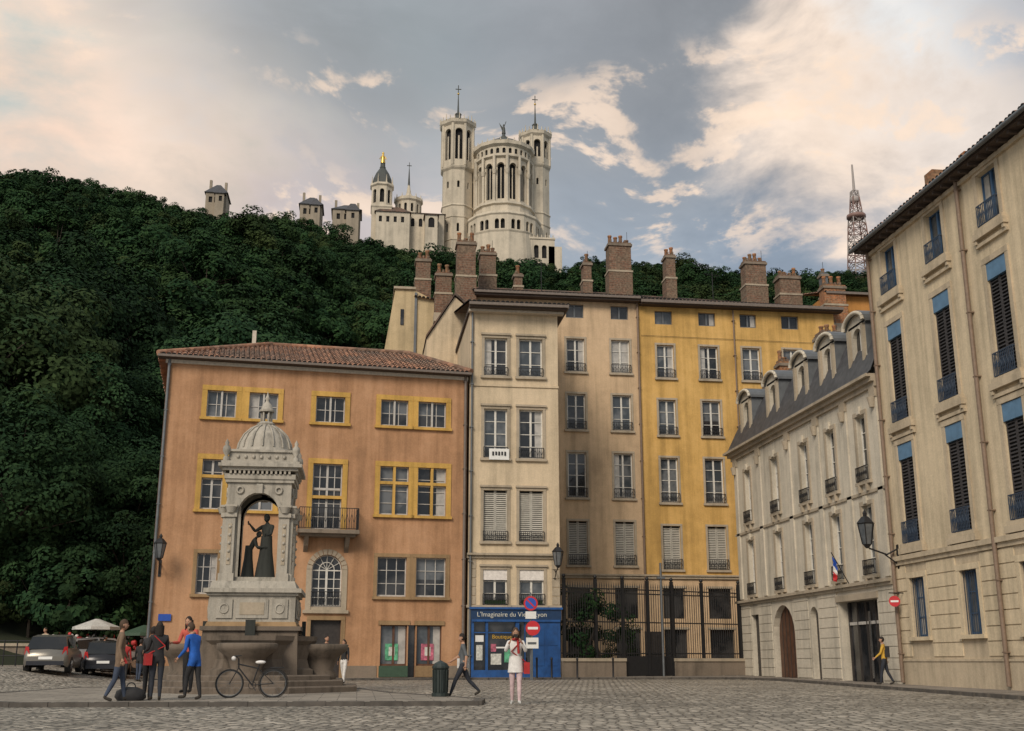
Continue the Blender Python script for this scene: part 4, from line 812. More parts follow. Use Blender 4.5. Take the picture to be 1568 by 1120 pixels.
def gbox(B,x0,x1,y0,y1,z0,z1,zr,mat,rm,holes=()):
    facade(B,Fr((0,y0,0),(1,0,0),(0,-1,0)),x0,x1,z0,z1,[tuple(h) for h in holes],mat,.4); B.box(x0,x1,y0+.5,y1,z0,z1,mat)
    for h in holes: B.box(h[0]-.1,h[1]+.1,y0+.4,y0+.45,h[2]-.1,h[3]+.1,"dark_inside")
    o=.5; e=[(x0-o,y0-o,z1),(x1+o,y0-o,z1),(x1+o,y1+o,z1),(x0-o,y1+o,z1)]; ym=(y0+y1)/2; d=min((x1-x0)/2,(y1-y0)/2)*.8; r0=(x0+d,ym,zr); r1=(x1-d,ym,zr)
    B.face([e[0],e[1],r1,r0],rm);B.face([e[2],e[3],r0,r1],rm);B.face([e[1],e[2],r1],rm);B.face([e[3],e[0],r0],rm); B.face(e,rm)
gbox(Wg,11,23.5,349,356,124,144.2,145.6,ST,"dark_tiles",[(12.5+i*2.6,13.7+i*2.6,139.5,142.4,True) for i in range(4)])
gbox(Wg,1,12,346,354,124,143,146.3,ST,"dark_tiles",[(2+i*2.4,3+i*2.4,139.5,141.5) for i in range(4)])
gbox(Wg,17,21,344,349,124,141.8,143.2,ST,"dark_tiles",[(18,20,137.5,141,True)])
T.done()
T=Thing("chapel_tower",(2.8,350,130)); B=T["tower"]; cx=2.8
rt=math.pi/4
polyT(B,cx,351,4.6,4,124,145,ST,[(.35,.65,140,143.5)],rt,.5); ring(B,cx,351,[(4.6,145),(5,145.5),(4.9,146),(4.3,146.2)],4,ST,rt)
polyT(B,cx,351,3.7,8,146,153,ST,[(.25,.75,147,151.8)],math.pi/8,.6); ring(B,cx,351,[(3.7,152.8),(4.2,153.3),(4.1,154),(3.4,154.2)],8,ST,math.pi/8)
B.lathe((cx,351,0),[(3.5,154.1),(3.2,156),(2.3,158.2),(1.3,159.8),(1.0,160.2),(1.1,160.6),(.9,160.8),(.85,161.8),(.5,162.3)],"copper_dark",n=8,sm=False,rot=math.pi/8)
for i in range(8):
    t=math.pi/8+math.pi*i/4; B.tube((cx+3.6*math.cos(t),351+3.6*math.sin(t),154),(cx+3.6*math.cos(t),351+3.6*math.sin(t),157),.3,ST,.05,n=5)
G=T["golden_statue"]; G.lathe((cx,351,162.2),[(.85,0),(.7,1.6),(.6,2.6),(.25,3.1),(.4,3.4),(.36,3.9),(0,4.3)],"gold",n=8); G.tube((cx-.5,351,164.8),(cx-1.1,350.6,163.6),.16,"gold"); G.tube((cx+.5,351,164.8),(cx+1.1,350.6,163.6),.16,"gold")
T.done()
T=Thing("round_turret",(11.6,355,130)); B=T["tower"]; polyT(B,11.8,356,4.4,12,128,150,ST,[(.3,.7,146,149)],0,.5); ring(B,11.8,356,[(4.4,149.8),(4.9,150.4),(4.8,151.4),(4,151.4),(1.4,152.6),(.8,154),(.2,158)],12,ST)
for i in range(12): t=2*math.pi*i/12; B.tube((11.8+4.6*math.cos(t),356+4.6*math.sin(t),151.2),(11.8+4.6*math.cos(t),356+4.6*math.sin(t),152.6),.35,ST,.1,n=4)
B.lathe((11.8,356,0),[(1,152.5),(.5,154.5),(.12,163)],"copper_dark",n=6); B.tube((11,356,164.2),(12.6,356,164.2),.14,"copper_dark",n=4); B.tube((11.8,356,162),(11.8,356,165.4),.14,"copper_dark",n=4); T.done()
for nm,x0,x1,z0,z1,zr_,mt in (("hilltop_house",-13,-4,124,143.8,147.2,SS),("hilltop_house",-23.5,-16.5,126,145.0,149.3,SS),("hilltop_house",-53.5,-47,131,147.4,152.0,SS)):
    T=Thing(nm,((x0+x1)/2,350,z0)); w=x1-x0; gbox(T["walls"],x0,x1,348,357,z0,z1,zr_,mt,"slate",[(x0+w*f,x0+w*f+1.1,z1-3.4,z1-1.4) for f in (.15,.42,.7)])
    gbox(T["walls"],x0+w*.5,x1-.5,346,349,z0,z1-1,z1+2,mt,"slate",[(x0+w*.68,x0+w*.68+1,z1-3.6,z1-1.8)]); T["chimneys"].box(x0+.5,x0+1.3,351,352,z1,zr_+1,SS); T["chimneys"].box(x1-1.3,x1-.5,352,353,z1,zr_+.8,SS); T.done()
T=Thing("metal_lattice_tower",(157.5,330,125)); B=T["lattice"]; cx,cy_=158,330
def hwz(z): return np.interp(z,[115,130,142,144,152,156],[3.6,2.7,2.0,1.5,.9,.5])
zs=list(np.arange(116,154,2.4))
for z0,z1 in zip(zs[:-1],zs[1:]):
    a,c_=hwz(z0),hwz(z1); mt="pipe_tower" if int(z0/4.8)%2 else "tower_red"
    q0=[(cx-a,cy_-a,z0),(cx+a,cy_-a,z0),(cx+a,cy_+a,z0),(cx-a,cy_+a,z0)]; q1=[(cx-c_,cy_-c_,z1),(cx+c_,cy_-c_,z1),(cx+c_,cy_+c_,z1),(cx-c_,cy_+c_,z1)]
    for i in range(4): j=(i+1)%4; B.tube(q0[i],q1[i],.22,mt,n=4); B.tube(q0[i],q1[j],.12,mt,n=4); B.tube(q0[j],q1[i],.12,mt,n=4); B.tube(q1[i],q1[j],.12,mt,n=4)
B.lathe((cx,cy_,0),[(2.2,142),(3.1,142.4),(3.1,143.4),(2.0,143.6)],"tower_red",n=12); B.lathe((cx,cy_,0),[(1.2,148),(1.5,148.3),(1.5,149.6),(1.1,150)],"pipe_tower",n=10); B.tube((cx,cy_,152),(cx,cy_,161.5),.5,"pipe_tower",.3,n=8); T.done()
# ------------------------------------------------------------------ people
def person(name,x,y,z,h,yaw,top,legs,shoes="shoe",hair="hair_dark",long=False,lean=0,lh=5,lk=5,rh=-5,rk=5,ls=5,la=10,le=15,rs=-5,ra=10,re=15,headtilt=0,sleeve=True,wide=1.0,coat=False,extra=None,li=0,ri=0,mono=None):
    R_=math.radians; vs=[];rad=[];ed=[];lab=[]
    def add(p,r,parent=None,l=None):
        vs.append(Vector(p)); rad.append(r if isinstance(r,tuple) else (r,r)); 
        if parent is not None: ed.append((parent,len(vs)-1)); lab.append(l)
        return len(vs)-1
    def tz(p): # lean torso about hip
        p=Vector(p)-V(0,0,.93); a=R_(lean); return V(p.x,p.y*math.cos(a)+p.z*math.sin(a),-p.y*math.sin(a)+p.z*math.cos(a))+V(0,0,.93)
    w=wide; P0=add((0,0,.93),(.135*w,.10*w)); s1=add(tz((0,0,1.06)),(.125*w,.09*w),P0,"top"); s2=add(tz((0,.0,1.22)),(.145*w,.105*w),s1,"top"); s3=add(tz((0,-.01,1.36)),(.15*w,.095*w),s2,"top"); nk=add(tz((0,0,1.47)),.055,s3,"top"); hd=add(tz((0,.015,1.54)),.05,nk,"skin")
    roots=[0]; hands=[]
    for sd,a,kn in ((-1,lh,lk),(1,rh,rk)):
        hp=add((sd*.085,0,.88),(.095,.095),P0,"legs"); a1=R_(a); t1=V(0,math.sin(a1),-math.cos(a1)); K=vs[hp]+t1*.20; m=add(K,.082,hp,"legs"); kn_=add(vs[hp]+t1*.42,.058,m,"legs"); a2=R_(a-kn); t2=V(0,math.sin(a2),-math.cos(a2)); c_=add(vs[kn_]+t2*.15,.058,kn_,"legs"); an=add(vs[kn_]+t2*.38,.038,c_,"legs"); fa=R_(a-kn)*.6; fd=V(sd*.15,math.cos(fa),math.sin(fa)).normalized()
        hl=add(vs[an]+t2*.04,(.04,.04),an,"shoe"); add(vs[hl]+fd*.17+V(0,0,-.012),(.036,.025),hl,"shoe")
    for sd,s,a,e,inn in ((-1,ls,la,le,li),(1,rs,ra,re,ri)):
        sh=add(tz((sd*.17*w,0,1.40)),.062,s3,"top"); s_=R_(s-lean*.5); a_=R_(a); d=V(sd*math.sin(a_),math.sin(s_)*math.cos(a_),-math.cos(s_)*math.cos(a_)); el=add(vs[sh]+d*.28,.042,sh,"top"); s2_=s_+R_(e); ii=R_(a-inn); d2=V(sd*math.sin(ii),math.sin(s2_)*math.cos(ii),-math.cos(s2_)*math.cos(ii))
        md=add(vs[el]+d2*.10,.04,el,"top" if sleeve else "skin"); wr=add(vs[el]+d2*.24,.025,md,"top" if sleeve else "skin"); pm=add(vs[wr]+d2*.075,(.036,.018),wr,"skin"); hands.append((vs[pm].copy(),d2.copy(),sd))
    for pm,d2,sd in hands:
        side=d2.cross(V(sd,0,0)); side=side.normalized() if side.length>.1 else V(0,1,0); inn=V(-sd,0,0)
        for f,(off,ln) in enumerate(((.026,.07),(.009,.08),(-.009,.075),(-.025,.058))):
            b0=pm+side*off; i0=add(b0,.010); roots.append(i0); i1=add(b0+d2*(ln*.55)+inn*.006,.009,i0,"skin"); add(b0+d2*(ln*.95)+inn*.025,.008,i1,"skin")
        b0=pm-d2*.03+side*.028; i0=add(b0,.011); roots.append(i0); i1=add(b0+side*.022+d2*.025,.010,i0,"skin"); add(b0+side*.026+d2*.055+inn*.01,.009,i1,"skin")
    me=bpy.data.meshes.new("t"); me.from_pydata([tuple(v) for v in vs],ed,[]); o=bpy.data.objects.new("t",me); scene.collection.objects.link(o)
    o.modifiers.new("s","SKIN"); 
    for i,sv in enumerate(me.skin_vertices[0].data): sv.radius=rad[i]; sv.use_root=(i in roots)
    sb=o.modifiers.new("b","SUBSURF"); sb.levels=2; dg=bpy.context.evaluated_depsgraph_get(); dg.update(); me2=bpy.data.meshes.new_from_object(o.evaluated_get(dg)); bpy.data.objects.remove(o)
    names=dict(top=top,legs=legs,skin="skin",shoe=shoes)
    B=MB(); segs=[(vs[a],vs[b_],l) for (a,b_),l in zip(ed,lab)]; A=np.array([s[0] for s in segs]);D_=np.array([s[1]-s[0] for s in segs]); dd=(D_**2).sum(1)+1e-9
    co=[v.co.copy() for v in me2.vertices]; B.v=[tuple(c_) for c_ in co]
    for p in me2.polygons:
        c_=np.array(p.center); t=np.clip(((c_-A)*D_).sum(1)/dd,0,1); ds=(((A+D_*t[:,None])-c_)**2).sum(1); k=int(ds.argmin()); l=segs[k][2]; m_=names[l]
        if coat and l=="legs" and p.center.z>.74: m_=top
        if l=="legs" and p.center.z>.95: m_=top
        if mono: m_=mono
        B.f.append(tuple(p.vertices)); B.m.append(B.mi(m_)); B.sm.append(True)
    hc=tz((0,.03,1.63)); hm=mono or "skin"; hh=mono or hair; n1,n2=14,12
    ht=R_(headtilt+lean*.4)
    def hp_(x_,y_,z_): return hc+V(x_,y_*math.cos(ht)+z_*math.sin(ht),-y_*math.sin(ht)+z_*math.cos(ht))
    def headv(sc):
        o_=[]
        for i in range(n2+1):
            ph=math.pi*i/n2
            for j in range(n1):
                th=2*math.pi*j/n1; x_=math.sin(ph)*math.cos(th)*.075*sc; y_=math.sin(ph)*math.sin(th)*.092*sc; z_=-math.cos(ph)*.118*sc
                if z_<-.03 : x_*=1-(-.03-z_)*3.2; y_=y_*(1-(-.03-z_)*2)+.012
                o_.append((x_,y_,z_))
        return o_
    hv=headv(1); q=[hp_(*v) for v in hv]; fs=[(i*n1+j,i*n1+(j+1)%n1,(i+1)*n1+(j+1)%n1,(i+1)*n1+j) for i in range(n2) for j in range(n1)]; B.mesh(q,fs,hm,True)
    hv2=headv(1.10); q2=[hp_(*v) for v in hv2]
    fs2=[f for f in fs if (lambda c_:(c_[2]>.045 and c_[1]<.075) or (c_[1]<.0 and c_[2]>-.055))(np.mean([hv2[i] for i in f],0))]; B.mesh(q2,fs2,hh,True)
    B.mesh([hp_(-.013,.083,-.025),hp_(.013,.083,-.025),hp_(0,.112,-.022),hp_(0,.088,.02)],[(0,1,2),(0,2,3),(1,3,2)],hm)
    for s in (-1,1): B.ball(hp_(s*.076,-.005,-.005),.022,hm,.4,.8,1.2,6); B.ball(hp_(s*.028,.083,.008),.009,mono or "hair_dark",n=6)
    B.mesh([hp_(-.022,.090,-.058),hp_(.022,.090,-.058),hp_(.018,.091,-.068),hp_(-.018,.091,-.068)],[(0,1,2,3)],mono or "bag_red")
    if long:
        for i in range(9):
            t=math.pi*(1+ (i+.5)/9) ; B.tube(hp_(.07*math.cos(t),.085*math.sin(t),.03),hp_(.085*math.cos(t),.10*math.sin(t),-.20),.033,hh,.02,6)
    if extra: extra(B,tz)
    if mono: B.lathe((0,0,0),[(.27,.0),(.22,.35),(.17,.7),(.15,1.0),(.14,1.15)],mono,n=12,sx=1.1,sy=.9)
    mn=min(v[2] for v in B.v); s=h/1.75; Rm=Matrix.Rotation(R_(yaw),3,"Z")
    B.v=[tuple(Rm@(Vector(v)-V(0,0,mn))*s) for v in B.v]
    o=B.make(name); o.location=(x,y,z); return o
# yaw: 0 = facing away from camera (+Y); 180 = facing camera; 90 = facing left (-X); -90 = facing right
def bag(mat,sx=.24,z0=.85,strap=True):
    def f(B,tz):
        B.mesh([tz((sx+a*.07,b_*.16,z0+c_*.13)) for c_ in (-1,1) for a,b_ in ((-1,-1),(1,-1),(1,1),(-1,1))],[(0,3,2,1),(4,5,6,7),(0,1,5,4),(1,2,6,5),(2,3,7,6),(3,0,4,7)],mat)
        if strap: B.path([tz((sx,.0,z0+.12)),tz((.1,.13,1.2)),tz((-.12,.06,1.43))],.014,mat); B.path([tz((sx,.0,z0+.12)),tz((.12,-.13,1.2)),tz((-.12,-.06,1.43))],.014,mat)
    return f
def backpack(mat):
    def f(B,tz): B.mesh([tz((a*.13,-.13+b_*.08,1.2+c_*.2)) for c_ in (-1,1) for a,b_ in ((-1,-1),(1,-1),(1,1),(-1,1))],[(0,3,2,1),(4,5,6,7),(0,1,5,4),(1,2,6,5),(2,3,7,6),(3,0,4,7)],mat)
    return f
pz=lambda x,y:gz(x,y)+.1
person("man_in_brown_jacket",-5.45,27.9,pz(-5.4,27.9),1.84,-75,"jacket_brown","jeans",coat=True,wide=1.12,lh=14,lk=4,rh=-10,rk=16,ls=10,rs=-8,le=20,re=25,hair="hair_brown")
person("woman_with_red_bag",-4.65,28.2,pz(-4.6,28.2),1.78,20,"top_black","denim_dark",long=True,coat=True,extra=bag("bag_red",-.22,.9),ls=15,le=60,rs=20,re=70,lh=5,rh=-3)
person("person_in_red_top",-4.15,29.9,pz(-4.2,29.9)+.12,1.86,160,"top_red","top_black",long=True,ls=22,le=60,rs=25,re=70,lean=12,lh=6,rh=4)
person("man_in_blue_jacket",-3.85,28.6,pz(-3.8,28.6),1.80,60,"jacket_blue","top_black",coat=True,wide=1.15,lean=12,ls=6,le=40,rs=10,re=45,lh=20,lk=18,rh=-8,rk=4,hair="hair_brown")
person("person_in_black",-4.95,28.9,pz(-4.9,28.9),1.70,-10,"top_black","top_black",coat=True,ls=15,le=50,rs=10,re=40,lean=8)
person("walking_woman",2.72,30.4,gz(2.7,30.4)+.1,1.66,85,"top_grey","denim_dark",long=False,lh=28,lk=8,rh=-24,rk=22,ls=-20,rs=22,le=25,re=35,sleeve=False,extra=bag("white_cloth",.2,.95,False),hair="hair_dark")
def scarf(B,tz):
    B.torus(tz((0,.02,1.47)),(1,0,0),(0,1,.1),.075,.03,"bag_red",14,6); B.tube(tz((-.05,.13,1.45)),tz((-.07,.17,1.15)),.03,"bag_red"); bag("bag_red",-.26,.82)(B,tz)
    B.mesh([tz((a*.05,.20+b_*.03,1.56+c_*.035)) for c_ in (-1,1) for a,b_ in ((-1,-1),(1,-1),(1,1),(-1,1))],[(0,3,2,1),(4,5,6,7),(0,1,5,4),(1,2,6,5),(2,3,7,6),(3,0,4,7)],"rubber")
    B.lathe(tz((0,0,.72)),[(.19,0),(.17,.2),(.15,.38)],"white_cloth",n=14,sy=.75)
person("woman_in_white_with_camera",3.72,27.5,gz(4,27.5),1.76,172,"white_cloth","pink_cloth",long=True,hair="hair_brown",coat=True,ls=42,la=14,le=100,li=34,rs=42,ra=14,re=100,ri=34,lh=9,lk=3,rh=-7,rk=6,extra=scarf,shoes="shoe_white",headtilt=8)
person("man_in_dark_jacket",-1.25,46.6,gz(-1,46.6),1.86,200,"top_black","tan_cloth",coat=True,wide=1.1,ls=10,rs=15,re=50)
person("woman_in_light_trousers",-.55,46.9,gz(-.5,46.9),1.72,150,"top_black","white_cloth",long=True,lh=12,rh=-10,rk=12)
person("man_with_backpack",19.1,40.6,gz(19,40)+.09,1.72,60,"yellow_cloth","denim_dark",ls=20,rs=-15,le=30,lh=14,rh=-12,rk=16,extra=backpack("top_black"))
person("person_in_red_coat",-9.9,51.8,gz(-9.9,51.8),1.68,10,"bag_red","top_black",coat=True)
person("person_in_black",-9.2,51.3,gz(-9.2,51.3),1.75,-20,"top_black","jeans",coat=True)
person("man_in_pale_shirt",-14.6,57,gz(-14.6,57),1.75,150,"tan_cloth","top_black")
person("market_customer",-12.0,57.5,gz(-12,57.5),1.7,-60,"top_black","top_black",coat=True)
person("baptist_statue",mx+.22,my-.15,mz+3.25,1.95,150,"x","x",mono="bronze_stone",rs=60,re=70,ls=30,le=50,headtilt=15)
person("christ_statue",mx-.3,my-.1,mz+3.25,1.5,-90,"x","x",mono="bronze_stone",lean=25,ls=30,le=70,rs=30,re=70,headtilt=20)
T=Thing("black_bag",(-5.2,28.2,pz(-5,28.2))); T["body"].lathe((-5.2,28.2,pz(-5,28.2)),[(.24,0),(.3,.08),(.27,.22),(.12,.3),(0,.31)],"top_black",n=10,sx=1.2,sy=.7); T["handle"].torus((-5.2,28.2,pz(-5,28.2)+.3),(1,0,0),(0,0,1),.1,.014,"top_black",12,5); T.done()
# ------------------------------------------------------------------ bicycle
T=Thing("bicycle",(-2.55,29.6,pz(0,29.6))); bx,by,bz0=-2.6,29.7,pz(0,29.7)
A=V(bx-.53,by,bz0+.34); Bq=V(bx+.53,by+.05,bz0+.34)
for c_ in (A,Bq):
    T["wheels"].torus(c_,(1,0,0),(0,0,1),.33,.02,"rubber",28,6); T["wheels"].torus(c_,(1,0,0),(0,0,1),.305,.008,"zinc",28,4)
    for i in range(12): t=math.pi*i/6; T["wheels"].tube(c_,c_+V(.3*math.cos(t),0,.3*math.sin(t)),.003,"zinc",n=3)
F=T["frame"]; BBk=V(bx+.02,by,bz0+.30); seat=V(bx+.17,by,bz0+.80); head=V(bx-.36,by,bz0+.84); hb=V(bx-.33,by,bz0+.72)
for a,b_,r in ((Bq,BBk,.012),(Bq,seat-V(.0,0,.12),.010),(BBk,seat,.018),(BBk,hb,.02),(seat-V(0,0,.1),head-V(0,0,.03),.018),(head+V(.02,0,.1),hb,.02),(hb,A,.013)): F.tube(a,b_,r,"iron")
F.path([head+V(.02,0,.1),head+V(-.03,.0,.14),head+V(-.06,-.26,.16),head+V(.06,-.28,.17)],.013,"iron"); F.path([head+V(-.03,.0,.14),head+V(-.06,.26,.16),head+V(.06,.28,.17)],.013,"iron")
F.ball(seat+V(.03,0,.05),.13,"white_cloth",1.0,.55,.35,10); F.ball(head+V(-.1,0,.1),.06,"white_cloth",n=8); F.torus(BBk,(1,0,0),(0,0,1),.09,.008,"iron",16,4); F.tube(BBk,BBk+V(.1,-.08,-.13),.01,"iron"); F.tube(BBk,BBk+V(-.1,.08,.13),.01,"iron")
F.torus(Bq,(1,0,0),(0,0,1),.365,.008,"iron",28,4); F.path([Bq+V(-.1,0,.38),Bq+V(.25,0,.38)],.012,"iron"); T.done()
# ------------------------------------------------------------------ bin
bx,by=2.12,30.1; bz0=gz(bx,by)+.1
T=Thing("litter_bin",(bx,by,bz0)); B=T["body"]
B.lathe((bx,by,bz0),[(.22,0),(.22,.08),(.18,.1),(.19,.66),(.22,.70),(.22,.74),(.16,.82),(.06,.87),(0,.9)],"bin_green",n=12,sm=False)
for i in range(12): t=2*math.pi*(i+.5)/12; B.tube((bx+.19*math.cos(t),by+.19*math.sin(t),bz0+.1),(bx+.205*math.cos(t),by+.205*math.sin(t),bz0+.66),.016,"bin_green",n=4)
T.done()
for x,y in ((8.9,53.4),(8.2,53.35),(10.2,53.9),(12,54.3)):
    T=Thing("bollard",(x,y,.4)); T["post"].lathe((x,y,gz(x,y)+.09),[(.06,0),(.045,.05),(.045,.8),(.06,.83),(.05,.9),(0,.93)],"iron",n=8); T.done()
# ------------------------------------------------------------------ signs
def roundsign(T,c,r,n,kind):
    n=Vector(n).normalized(); u=V(0,0,1).cross(n).normalized(); w=n.cross(u); C=Vector(c)
    def disc(r,off,mat,k=24): T["plates"].face([C+n*off+u*(r*math.cos(2*math.pi*i/k))+w*(r*math.sin(2*math.pi*i/k)) for i in range(k)],mat)
    disc(r,-.004,"zinc"); disc(r,.0,"sign_red")
    if kind=="noparking": disc(r*.76,.006,"sign_blue"); 
    else: disc(r*.95,.003,"sign_red")
    def bar(a,hw,off,mat,ln): d=u*math.cos(a)+w*math.sin(a); e=u*-math.sin(a)+w*math.cos(a); T["plates"].face([C+n*off+d*ln+e*hw,C+n*off-d*ln+e*hw,C+n*off-d*ln-e*hw,C+n*off+d*ln-e*hw],mat)
    if kind=="noparking": bar(math.radians(-45),r*.1,.01,"sign_red",r*.78)
    else: bar(0,r*.17,.01,"sign_white",r*.7)
sx,sy=7.85,52.9; g0=gz(sx,sy)
T=Thing("traffic_sign",(sx,sy,g0)); T["pole"].tube((sx,sy,g0),(sx,sy,4.25),.04,"zinc",n=8); T["pole"].tube((sx+.02,sy-.3,g0),(sx+.02,sy-.3,2.9),.04,"zinc",n=8)
roundsign(T,(sx,sy-.06,3.75),.33,(-.15,-1,0),"noparking"); T["plates"].box(sx-.25,sx+.25,sy-.09,sy-.07,3.05,3.38,"sign_white"); roundsign(T,(sx+.05,sy-.36,2.62),.33,(-.15,-1,0),"noentry"); T["plates"].box(sx-.27,sx+.3,sy-.40,sy-.38,1.72,2.2,"sign_white"); T["plates"].box(sx-.2,sx+.2,sy-.41,sy-.405,1.9,2.0,"top_grey"); T.done()
sx,sy=18.2,28.5; g0=gz(sx,sy)
T=Thing("traffic_sign",(sx,sy,g0)); T["pole"].tube((sx,sy,g0),(sx,sy,3.0),.035,"zinc",n=8); roundsign(T,(sx-.04,sy-.05,2.62),.24,(-.75,-1,0),"noparking"); 
T["plates"].fb(Fr((sx-.05,sy-.05,0),(1,-.75,0),(-.75,-1,0)),-.22,.22,0,.015,1.75,2.15,"sign_white"); T["plates"].fb(Fr((sx-.05,sy-.05,0),(1,-.75,0),(-.75,-1,0)),-.15,.15,.016,.02,1.9,1.98,"sign_red"); T.done()
T=Thing("projecting_shop_sign",(19.6,40.4,3.3)); T["bracket"].tube((20,40.4,3.6),(19.4,40.4,3.6),.02,"iron"); roundsign(T,(19.6,40.4,3.3),.2,(-.5,-1,0),"noentry"); T.done()
T=Thing("street_name_plate",(-9,53,2.7)); T["plate"].fb(pf,.45,1.0,.05,.08,2.9,3.2,"sign_blue"); T.done()
T=Thing("street_lamp",(-17.5,56,1)); B=T["post"]; B.lathe((-17.5,56,gz(-17.5,56)),[(.14,0),(.1,.3),(.05,.5),(.04,2.4),(.06,2.5)],"iron",n=8); B.lathe((-17.5,56,gz(-17.5,56)+2.5),[(.1,0),(.2,.4),(.24,.42),(.08,.62),(0,.75)],"iron",n=6,sm=False); T.done()
T=Thing("roadside_railing",(-19,57,1)); 
for i in range(14):
    x=-22+i*.55; T["bars"].tube((x,55.5,.8),(x,55.5,2.1),.03,"iron",n=5)
for z in (1.4,2.05): T["bars"].tube((-22,55.5,z),(-14.8,55.5,z),.025,"iron",n=5)
T.done()
# ------------------------------------------------------------------ cars
def car(name,x,y,yaw,mat,s=1.0):
    z=gz(x,y); T=Thing(name,(x,y,z)); B=T["body"]; R=Matrix.Rotation(math.radians(yaw),3,"Z")
    def tp(a,b_,c_): v=R@V(a,b_,0); return (x+v.x*s,y+v.y*s,z+c_*s)
    st=[(-2.0,.70,.38,.62),(-1.95,.80,.26,.86),(-1.7,.86,.22,.94),(-.9,.88,.2,.93),(.3,.88,.2,.92),(1.0,.87,.2,.88),(1.6,.83,.22,.80),(1.95,.74,.27,.68),(2.05,.60,.36,.55)]
    rows=[]
    for b_,hw,z0,z1 in st: rows.append([tp(-hw*.93,b_,z0),tp(-hw,b_,z0+.15),tp(-hw,b_,(z0+z1)/2+.05),tp(-hw*.94,b_,z1),tp(0,b_,z1+.03),tp(hw*.94,b_,z1),tp(hw,b_,(z0+z1)/2+.05),tp(hw,b_,z0+.15),tp(hw*.93,b_,z0)])
    vs=[p for r in rows for p in r]; B.mesh(vs,[(i*9+j,i*9+j+1,(i+1)*9+j+1,(i+1)*9+j) for i in range(len(st)-1) for j in range(8)],mat,True); B.face(rows[0],mat);B.face(rows[-1],mat)
    g=[(-1.88,.76,.92),(-1.55,.64,1.40),(-.4,.66,1.50),(.35,.64,1.44),(1.1,.76,.90)]
    for i in range(4):
        (b0,w0,z0),(b1,w1,z1)=g[i],g[i+1]
        m_="car_glass" if i in (0,3) else mat
        B.face([tp(-w0,b0,z0),tp(w0,b0,z0),tp(w1,b1,z1),tp(-w1,b1,z1)],m_,False)
    for sd in (-1,1):
        B.face([tp(sd*.76,-1.88,.92),tp(sd*.64,-1.55,1.40),tp(sd*.66,-.4,1.5),tp(sd*.64,.35,1.44),tp(sd*.76,1.1,.9),tp(sd*.84,0,.92)],mat)
        B.face([tp(sd*.805,-1.6,.97),tp(sd*.69,-1.35,1.34),tp(sd*.70,-.4,1.42),tp(sd*.68,.3,1.37),tp(sd*.80,.85,.97)],"car_glass")
        B.fb(Fr(tp(0,0,0),R@V(0,1,0),R@V(sd,0,0)),-.45*s,-.40*s,.64*s,.835*s,.95*s,1.44*s,mat)
        T["lights"].mesh([tp(sd*.60,-1.985,.70),tp(sd*.81,-1.93,.70),tp(sd*.79,-1.93,1.02),tp(sd*.66,-1.96,1.0)],[(0,1,2,3)],"lamp_red")
        for b_ in (-1.25,1.3):
            c0=Vector(tp(sd*.66,b_,.31)); c1=Vector(tp(sd*.885,b_,.31)); T["wheels"].tube(c0,c1,.31*s,"rubber",n=18); T["wheels"].tube(c1,c1+(c1-c0)*.03,.19*s,"chrome",n=12)
    T["lights"].mesh([tp(-.26,-2.03,.52),tp(.26,-2.03,.52),tp(.26,-2.01,.63),tp(-.26,-2.01,.63)],[(0,1,2,3)],"sign_white"); B.mesh([tp(-.7,-2.04,.30),tp(.7,-2.04,.30),tp(.7,-2.03,.46),tp(-.7,-2.03,.46)],[(0,1,2,3)],"car_dark")
    T.done()
car("parked_hatchback_car",-12.6,51.0,4,"car_grey",1.02); car("parked_car",-11.3,55.2,6,"car_dark",1.02); car("parked_car",-12.4,59.0,-60,"car_silver",1.05)
# ------------------------------------------------------------------ flower stall
T=Thing("flower_stall",(-12,62,1)); B=T["awning"]
for x,mt,zz in ((-13.3,"awning_white",-.2),(-10.9,"awning_green",-.5)):
    B.lathe((x,61.5,zz),[(1.2,2.9),(1.18,3.05),(.1,3.45)],mt,n=8,sm=False); B.tube((x,61.5,.6),(x,61.5,3.45+zz),.04,"iron")
T["table"].box(-15.5,-9.8,60.8,62,.9,1.7,"door_brown")
for i in range(120):
    T["flowers"].ball((random.uniform(-15.5,-9.8),random.uniform(60.6,61.8),random.uniform(1.6,2.6)),random.uniform(.07,.16),random.choice(["flower_red","flower_white","leaves_near","leaves_near","leaves_near"]),n=6)
T.done()
T=Thing("retaining_wall",(-25,62,1)); T["wall"].box(-60,-15.5,62.5,63.1,.2,1.9,"old_stone"); T["wall"].box(-60,-15.4,62.4,63.2,1.9,2.05,"trim_stone"); T.done()
# ------------------------------------------------------------------ camera
cam=bpy.data.cameras.new("camera"); cam.sensor_width=36; cam.lens=1730/1568*36; cam.clip_end=5000; cam.clip_start=.1
co=bpy.data.objects.new("camera",cam); co.location=(0,0,1.15); co.rotation_euler=(math.pi/2+math.atan(453/1730),0,math.radians(-7.52)); scene.collection.objects.link(co); scene.camera=co
